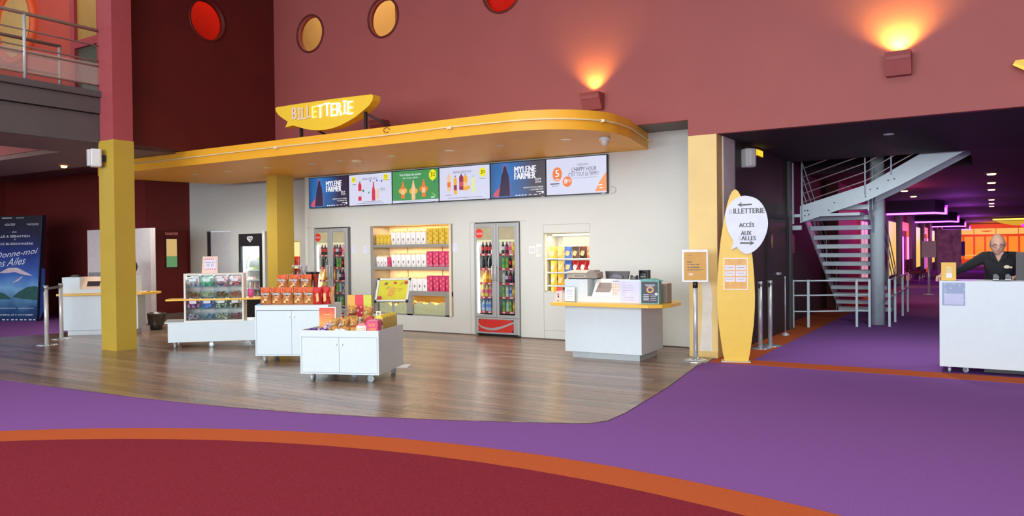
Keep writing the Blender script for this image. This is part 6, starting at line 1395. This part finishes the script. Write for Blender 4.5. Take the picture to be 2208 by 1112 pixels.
t = T('balcony_railing', 'grey tube railing with a clear lower panel along the balcony edge', 'railing', (0, 0, 0)); railing(t, -11.92, -1, 7.05, [.2, 2.1, 4.0, 5.81, 7.04], 4.06, 5.02)
t = T('balcony_railing', 'inner balcony railing with a pale top edge, behind the front railing', 'railing', (0, 0, 0)); railing(t, -12.95, 1, 6.87, [1.2, 4.0, 6.85], 4.05, 4.92, False)
# ================================================================== RECEPTION COUNTER
t = T('reception_counter', 'white reception counter on casters at the right frame edge, man behind it', 'desk', (-.53, 10.45, 0))
P('front_panel', MB().box(0, 2.1, 0, .03, .075, 1.09), white_lam, t, bev=.003); P('side_panel', MB().box(0, .03, .03, .55, .075, 1.09).box(2.07, 2.1, .03, .55, .075, 1.09), white_lam, t); P('top_board', MB().box(.03, 2.07, .03, .55, 1.06, 1.09), white_lam, t); P('bottom_board', MB().box(.03, 2.07, .03, .55, .075, .10), white_lam, t)
P('under_box', MB().box(.45, 2.0, .12, .5, .02, .075), black_pl, t)
for i, (x, y) in enumerate([(.10, .06), (.28, .12), (1.9, .06), (.10, .48), (1.9, .48)]): caster(t, x, y, .075, i * 1.1)
t = T('film_sleeve', 'clear plastic sleeve taped on the top left corner of the reception counter', 'sleeve', (-.53, 10.449, 0)); P('sleeve', MB().box(.03, .265, -.003, 0, .80, 1.07), glass('sleeve_plastic', (236, 238, 246), .02), t)
P('sheet', MB().box(.05, .25, -.002, 0, .81, .94), mat('sleeve_sheet', (226, 226, 240), .4), t)
mb = MB()
for x, z in [(.05, 1.05), (.14, 1.05), (.20, 1.04), (.05, .99), (.055, .96), (.05, .93), (.25, .86), (.11, 1.0), (.25, .99)]: mb.box(x, x + .018, -.005, -.003, z, z + .008)
P('tape', mb, paper, t)
t = T('flyer_box', 'orange-yellow flyer display with a white card on the reception counter corner', 'display', (-.40, 10.56, 1.0905)); P('back', MB().box(-.115, .04, 0, .012, 0, .215), mat('flyer_yellow', (236, 186, 84), .5, var=.04), t); P('foot', MB().box(-.115, .04, .012, .10, 0, .01), mat('flyer_yellow', (0, 0, 0)), t)
P('phone_outline', MB().box(-.065, .0, -.002, 0, .03, .14), mat('flyer_pale', (226, 200, 150), .5), t); P('card', MB().box(-.062, -.003, -.006, -.002, .03, .085), paper, t); P('label_strip', MB().box(-.06, -.01, -.003, 0, .148, .158), mat('flyer_cream', (240, 226, 190), .5), t)
t = T('counter_monitor', 'black monitor with silver stand at the right frame edge on the reception counter', 'monitor', (.34, 10.72, 1.0905)); P('back_panel', MB().box(-.10, -.02, -.04, .0, .0, .33), mat('monitor_brown_black', (48, 38, 38), .4), t); P('housing', MB().box(-.02, .25, -.06, .0, .02, .34), mat('housing_black', (58, 56, 58), .4), t, bev=.008); P('silver_column', MB().cyl((.06, -.075, .10), (.06, -.075, .28), .05, n=16), alu, t); P('foot', MB().box(.0, .2, -.12, .04, 0, .012), black_pl, t); P('yellow_tag', MB().box(.01, .09, -.09, -.085, .02, .06), mat('tag_olive', (196, 186, 120), .5), t)
gl = mat('device_glossy_black', (30, 32, 38), .15)
for i, x in enumerate([.04, .16]):
    t = T('hand_scanner', 'small glossy black device in front of the man, ' + ('left one' if i == 0 else 'right one'), 'device', (x, 10.62, 1.0905), 0, 'devices on the reception counter'); P('body', MB().prism([(-.035, 0), (.035, 0), (.04, .05), (.01, .085), (-.03, .075)], 0, .07, 'y'), gl, t, bev=.006); P('base', MB().box(-.045, .045, -.02, .08, 0, .012), gl, t); P('light_edge', MB().box(-.03, .03, -.022, -.02, .012, .02), paper, t)
t = T('paper_pile', 'loose white papers lying on the reception counter right of the devices', 'paper', (.16, 10.52, 1.0905)); P('sheet', MB().prism([(.05, 0), (.24, .06), (.20, .16), (.02, .08)], 0, .004, 'z'), paper, t); P('sheet', MB().prism([(-.33, -.02), (-.14, 0), (-.16, .08), (-.32, .07)], 0, .003, 'z'), paper, t)
# ================================================================== MAN BEHIND THE COUNTER
skin = mat('skin', (232, 180, 156), .55, var=.06, scale=20); shirt = mat('black_shirt', (26, 25, 32), .8, var=.12, scale=14, bump=.15, bscale=30); trousers = mat('dark_trousers', (30, 30, 36), .8)
def skin_body(nodes, edges):
    me = bpy.data.meshes.new('b'); me.from_pydata([n[0] for n in nodes], edges, [])
    o = bpy.data.objects.new('b', me); COL.objects.link(o)
    md = o.modifiers.new('s', 'SKIN'); sv = me.skin_vertices[0].data
    for i, n in enumerate(nodes):
        r = n[1]; sv[i].radius = (r, r) if not isinstance(r, tuple) else r; sv[i].use_root = (i == 0)
    s2 = o.modifiers.new('d', 'SUBSURF'); s2.levels = 3; s2.render_levels = 3
    dg = bpy.context.evaluated_depsgraph_get()
    out = bpy.data.meshes.new_from_object(o.evaluated_get(dg)); bpy.data.objects.remove(o)
    v = [tuple(p.co) for p in out.vertices]; f = [list(p.vertices) for p in out.polygons]; bpy.data.meshes.remove(out)
    return v, f
MX, MY = .055, 11.16
N = [((MX + .02, MY + .10, .92), (.17, .13)), ((MX + .02, MY + .07, 1.06), (.165, .125)), ((MX + .03, MY + .02, 1.20), (.17, .125)), ((MX + .035, MY - .03, 1.32), (.15, .11)), ((MX + .03, MY - .06, 1.385), (.075, .07)), ((MX + .015, MY - .10, 1.43), .055), ((MX + .005, MY - .13, 1.50), .05),
     # his right arm, stretched to the counter's end
     ((MX - .14, MY - .03, 1.355), .078), ((MX - .25, MY - .05, 1.285), .062), ((MX - .38, MY - .10, 1.205), .052), ((MX - .50, MY - .22, 1.165), .043), ((MX - .585, MY - .34, 1.145), .031),
     # his left arm, bent down behind the devices
     ((MX + .19, MY - .03, 1.362), .070), ((MX + .285, MY - .03, 1.27), .062), ((MX + .30, MY - .08, 1.12), .052), ((MX + .24, MY - .24, 1.13), .043), ((MX + .18, MY - .36, 1.12), .031),
     # legs
     ((MX - .07, MY + .12, .82), .105), ((MX - .09, MY + .08, .48), .07), ((MX - .09, MY + .14, .10), .05), ((MX - .10, MY - .02, .05), .045),
     ((MX + .12, MY + .12, .82), .105), ((MX + .13, MY + .08, .48), .07), ((MX + .13, MY + .14, .10), .05), ((MX + .14, MY - .02, .05), .045)]
E_ = [(0, 1), (1, 2), (2, 3), (3, 4), (4, 5), (5, 6), (3, 7), (7, 8), (8, 9), (9, 10), (10, 11), (3, 12), (12, 13), (13, 14), (14, 15), (15, 16), (0, 17), (17, 18), (18, 19), (19, 20), (0, 21), (21, 22), (22, 23), (23, 24)]
v, f = skin_body(N, E_)
bmx = bmesh.new()
vv = [bmx.verts.new(p) for p in v]
for q in f:
    try: bmx.faces.new([vv[i] for i in q])
    except ValueError: pass
for co_, no_ in (((MX + .015, 0, 1.30), (1, 0, -.48)), ((MX + .015, 0, 1.30), (-1, 0, -.48)), ((0, 0, 1.425), (0, 0, 1)), ((0, MY - .09, 0), (0, 1, 0)), ((MX - .545, 0, 0), (1, 0, 0)), ((0, MY - .32, 0), (0, 1, 0)), ((0, 0, .93), (0, 0, 1))):
    bmesh.ops.bisect_plane(bmx, geom=bmx.verts[:] + bmx.edges[:] + bmx.faces[:], plane_co=co_, plane_no=no_, dist=1e-5)
bmx.verts.index_update()
v = [tuple(p.co) for p in bmx.verts]; f = [[q.index for q in fc.verts] for fc in bmx.faces]; bmx.free()
mb = MB()
for q in f:
    c = Vector((0, 0, 0))
    for i in q: c += Vector(v[i])
    c /= len(q)
    neck = (c.z > 1.425 and abs(c.x - MX - .01) < .07) or (c.z > 1.30 and c.y < MY - .09 and abs(c.x - MX - .015) < (c.z - 1.30) * .48)
    rwrist = c.x < MX - .545; lwrist = c.y < MY - .32 and c.x > MX + .1
    k = 1
    if neck or rwrist or lwrist: k = 0
    elif c.z < .93: k = 2
    mb.f.append(q); mb.k.append(k); mb.sm.append(True)
mb.v = list(v)
# head: deformed sphere with brow, nose, chin, cheeks and ears in the same mesh
HC = Vector((MX + .005, MY - .155, 1.515)); HT = radians(16)
def head_pt(th_, ph):
    x = .078 * cos(ph) * sin(th_); y = -.098 * cos(ph) * cos(th_); z = .128 * sin(ph)
    front = max(0, cos(th_)) * cos(ph)
    if z < 0:
        s_ = 1 - .20 * (-z / .128) ** 1.5; x *= s_
        y *= 1 - .08 * (-z / .128) if y < 0 else 1 - .35 * (-z / .128)
    else: x *= 1 + .02 * z / .128
    zz = z / .128
    # nose
    g = math.exp(-((x / .014) ** 2)) * front ** 2
    nz = math.exp(-(((zz + .16) / .17) ** 2)); y -= g * nz * .030
    # brow ridge, eye sockets, mouth, chin
    y -= .006 * math.exp(-(((zz - .17) / .08) ** 2)) * front ** 2
    for ex in (-.031, .031): y += .011 * math.exp(-(((x - ex) / .017) ** 2 + ((zz - .03) / .09) ** 2)) * front
    y += .005 * math.exp(-(((zz + .52) / .035) ** 2 + (x / .026) ** 2)) * front - .004 * math.exp(-(((zz + .46) / .05) ** 2 + (x / .024) ** 2)) * front
    y -= .008 * math.exp(-(((zz + .82) / .14) ** 2 + (x / .025) ** 2)) * front
    return (x, y, z)
nU, nV = 44, 34; hv = []; hf = []
for j in range(nV + 1):
    ph = -pi / 2 + pi * j / nV
    for i in range(nU): hv.append(head_pt(2 * pi * i / nU, ph))
for j in range(nV):
    for i in range(nU): hf.append((j * nU + i, j * nU + (i + 1) % nU, (j + 1) * nU + (i + 1) % nU, (j + 1) * nU + i))
HM = Matrix.Translation(HC) @ Matrix.Rotation(radians(5), 4, 'Z') @ Matrix.Rotation(HT, 4, 'X')
mb.mi = 0; mb.add([HM @ Vector(p) for p in hv], hf, True)
for sx in (-1, 1):
    e = MB().ball((sx * .080, .010, -.006), (.011, .020, .034), 10, 8); mb.add([HM @ Vector(p) for p in e.v], e.f, True)
# hands: palm and five fingers each
def hand(wrist, d, up, side):
    d = Vector(d).normalized(); up = (Vector(up) - d * Vector(up).dot(d)).normalized(); sd = d.cross(up) * side
    n_ = [(Vector(wrist), .026), (Vector(wrist) + d * .045, (.036, .018)), (Vector(wrist) + d * .085, (.038, .016))]; ed = [(0, 1), (1, 2)]
    for k, (off, ln) in enumerate([(-.030, .060), (-.010, .070), (.011, .067), (.030, .052)]):
        b = Vector(wrist) + d * .085 + sd * off; i0 = len(n_)
        n_ += [(b, .0095), (b + d * ln * .5 - up * .008, .0088), (b + d * ln * .78 - up * .030, .008), (b + d * ln * .80 - up * .050, .007)]; ed += [(2, i0), (i0, i0 + 1), (i0 + 1, i0 + 2), (i0 + 2, i0 + 3)]
    i0 = len(n_); b = Vector(wrist) + d * .03 - sd * .034
    n_ += [(b, .0115), (b + d * .028 - sd * .02 - up * .012, .0098), (b + d * .052 - sd * .018 - up * .030, .0085)]; ed += [(1, i0), (i0, i0 + 1), (i0 + 1, i0 + 2)]
    return skin_body([(tuple(a), r) for a, r in n_], ed)
for w_, d_, sd_ in (((MX - .585, MY - .34, 1.135), (-.12, -1, -.12), 1), ((MX + .18, MY - .36, 1.125), (-.5, -.8, -.1), -1)):
    hv, hf = hand(w_, d_, (0, 0, 1), sd_); mb.add(hv, hf, True)
man = P('person', mb, [skin, shirt, trousers]); tag(man, 'bald man with glasses and black polo shirt leaning behind the reception counter, one arm outstretched', 'person')
def onman(name, m_, mats): return P(name, m_, mats, man)
gm = MB()
for ex in (-.031, .031): gm.tube([(ex + .023 * cos(a), -.101 + abs(ex + .023 * cos(a)) * .25, .006 + .015 * sin(a)) for a in [i * pi / 8 for i in range(17)]], .0022, 5)
gm.tube([(-.008, -.103, .010), (.008, -.103, .010)], .0022, 5); gm.tube([(-.054, -.086, .010), (-.080, -.03, .010), (-.082, .012, .006)], .002, 5); gm.tube([(.054, -.086, .010), (.080, -.03, .010), (.082, .012, .006)], .002, 5)
onman('glasses', gm, mat('glasses_metal', (70, 56, 50), .35, .4)).matrix_local = HM
em = MB()
for ex in (-.031, .031): em.ball((ex, -.076, .004), (.013, .010, .008), 10, 6)
onman('eye', em, mat('eye_white', (200, 186, 176), .3)).matrix_local = HM
pm_ = MB()
for ex in (-.031, .031): pm_.ball((ex, -.0855, .003), (.005, .003, .005), 8, 6)
onman('pupil', pm_, ink).matrix_local = HM
onman('mouth', MB().ball((0, -.090, -.067), (.021, .006, .004), 10, 6), mat('lips', (166, 96, 88), .5)).matrix_local = HM
bm_ = MB()
for ex in (-1, 1): bm_.tube([(ex * .014, -.100, .027), (ex * .032, -.096, .032), (ex * .050, -.080, .026)], .0035, 5)
onman('eyebrow', bm_, mat('brow_grey', (140, 108, 90), .8)).matrix_local = HM
hm_ = MB(); vs = []; fs = []; K = 20
for j in range(5):
    for i in range(K + 1):
        a = radians(72 + 216 * i / K); ph = radians(-28 + 12 * j); p = Vector(head_pt(a, ph)) * 1.022; vs.append(tuple(p))
for j in range(4):
    for i in range(K): fs.append((j * (K + 1) + i, j * (K + 1) + i + 1, (j + 1) * (K + 1) + i + 1, (j + 1) * (K + 1) + i))
hm_.add(vs, fs, True); onman('hair', hm_, mat('short_grey_hair', (128, 106, 96), .9, var=.2, scale=60)).matrix_local = HM
# collar and pocket badge
cm = MB()
for s_ in (-1, 1): cm.add([(MX + .015 + s_ * .012, MY - .185, 1.305), (MX + .015 + s_ * .085, MY - .15, 1.355), (MX + .015 + s_ * .088, MY - .07, 1.425), (MX + .015 + s_ * .05, MY - .13, 1.425), (MX + .015 + s_ * .012, MY - .178, 1.32)], [(0, 1, 2, 3, 4)] if s_ > 0 else [(4, 3, 2, 1, 0)])
onman('collar', cm, mat('collar_black', (34, 32, 40), .8))
onman('badge', MB().prism([(MX + .10 + .032 * cos(a), 1.242 + .020 * sin(a)) for a in [i * pi / 8 for i in range(16)]], MY - .135, MY - .115, 'y').prism([(MX + .142 + .014 * cos(a), 1.236 + .012 * sin(a)) for a in [i * pi / 6 for i in range(12)]], MY - .135, MY - .115, 'y'), mat('badge_cream', (230, 214, 180), .5))
# small print and other fine marks that nobody could pick apart singly
for o in bpy.data.objects:
    if o.type == 'MESH' and o.parent and o.name.split('.')[0] in ('small_print', 'writing', 'sticker', 'tape', 'grille_slots', 'bolt', 'cap_row', 'floral_print', 'tariff_panel'):
        o['kind'] = 'stuff'
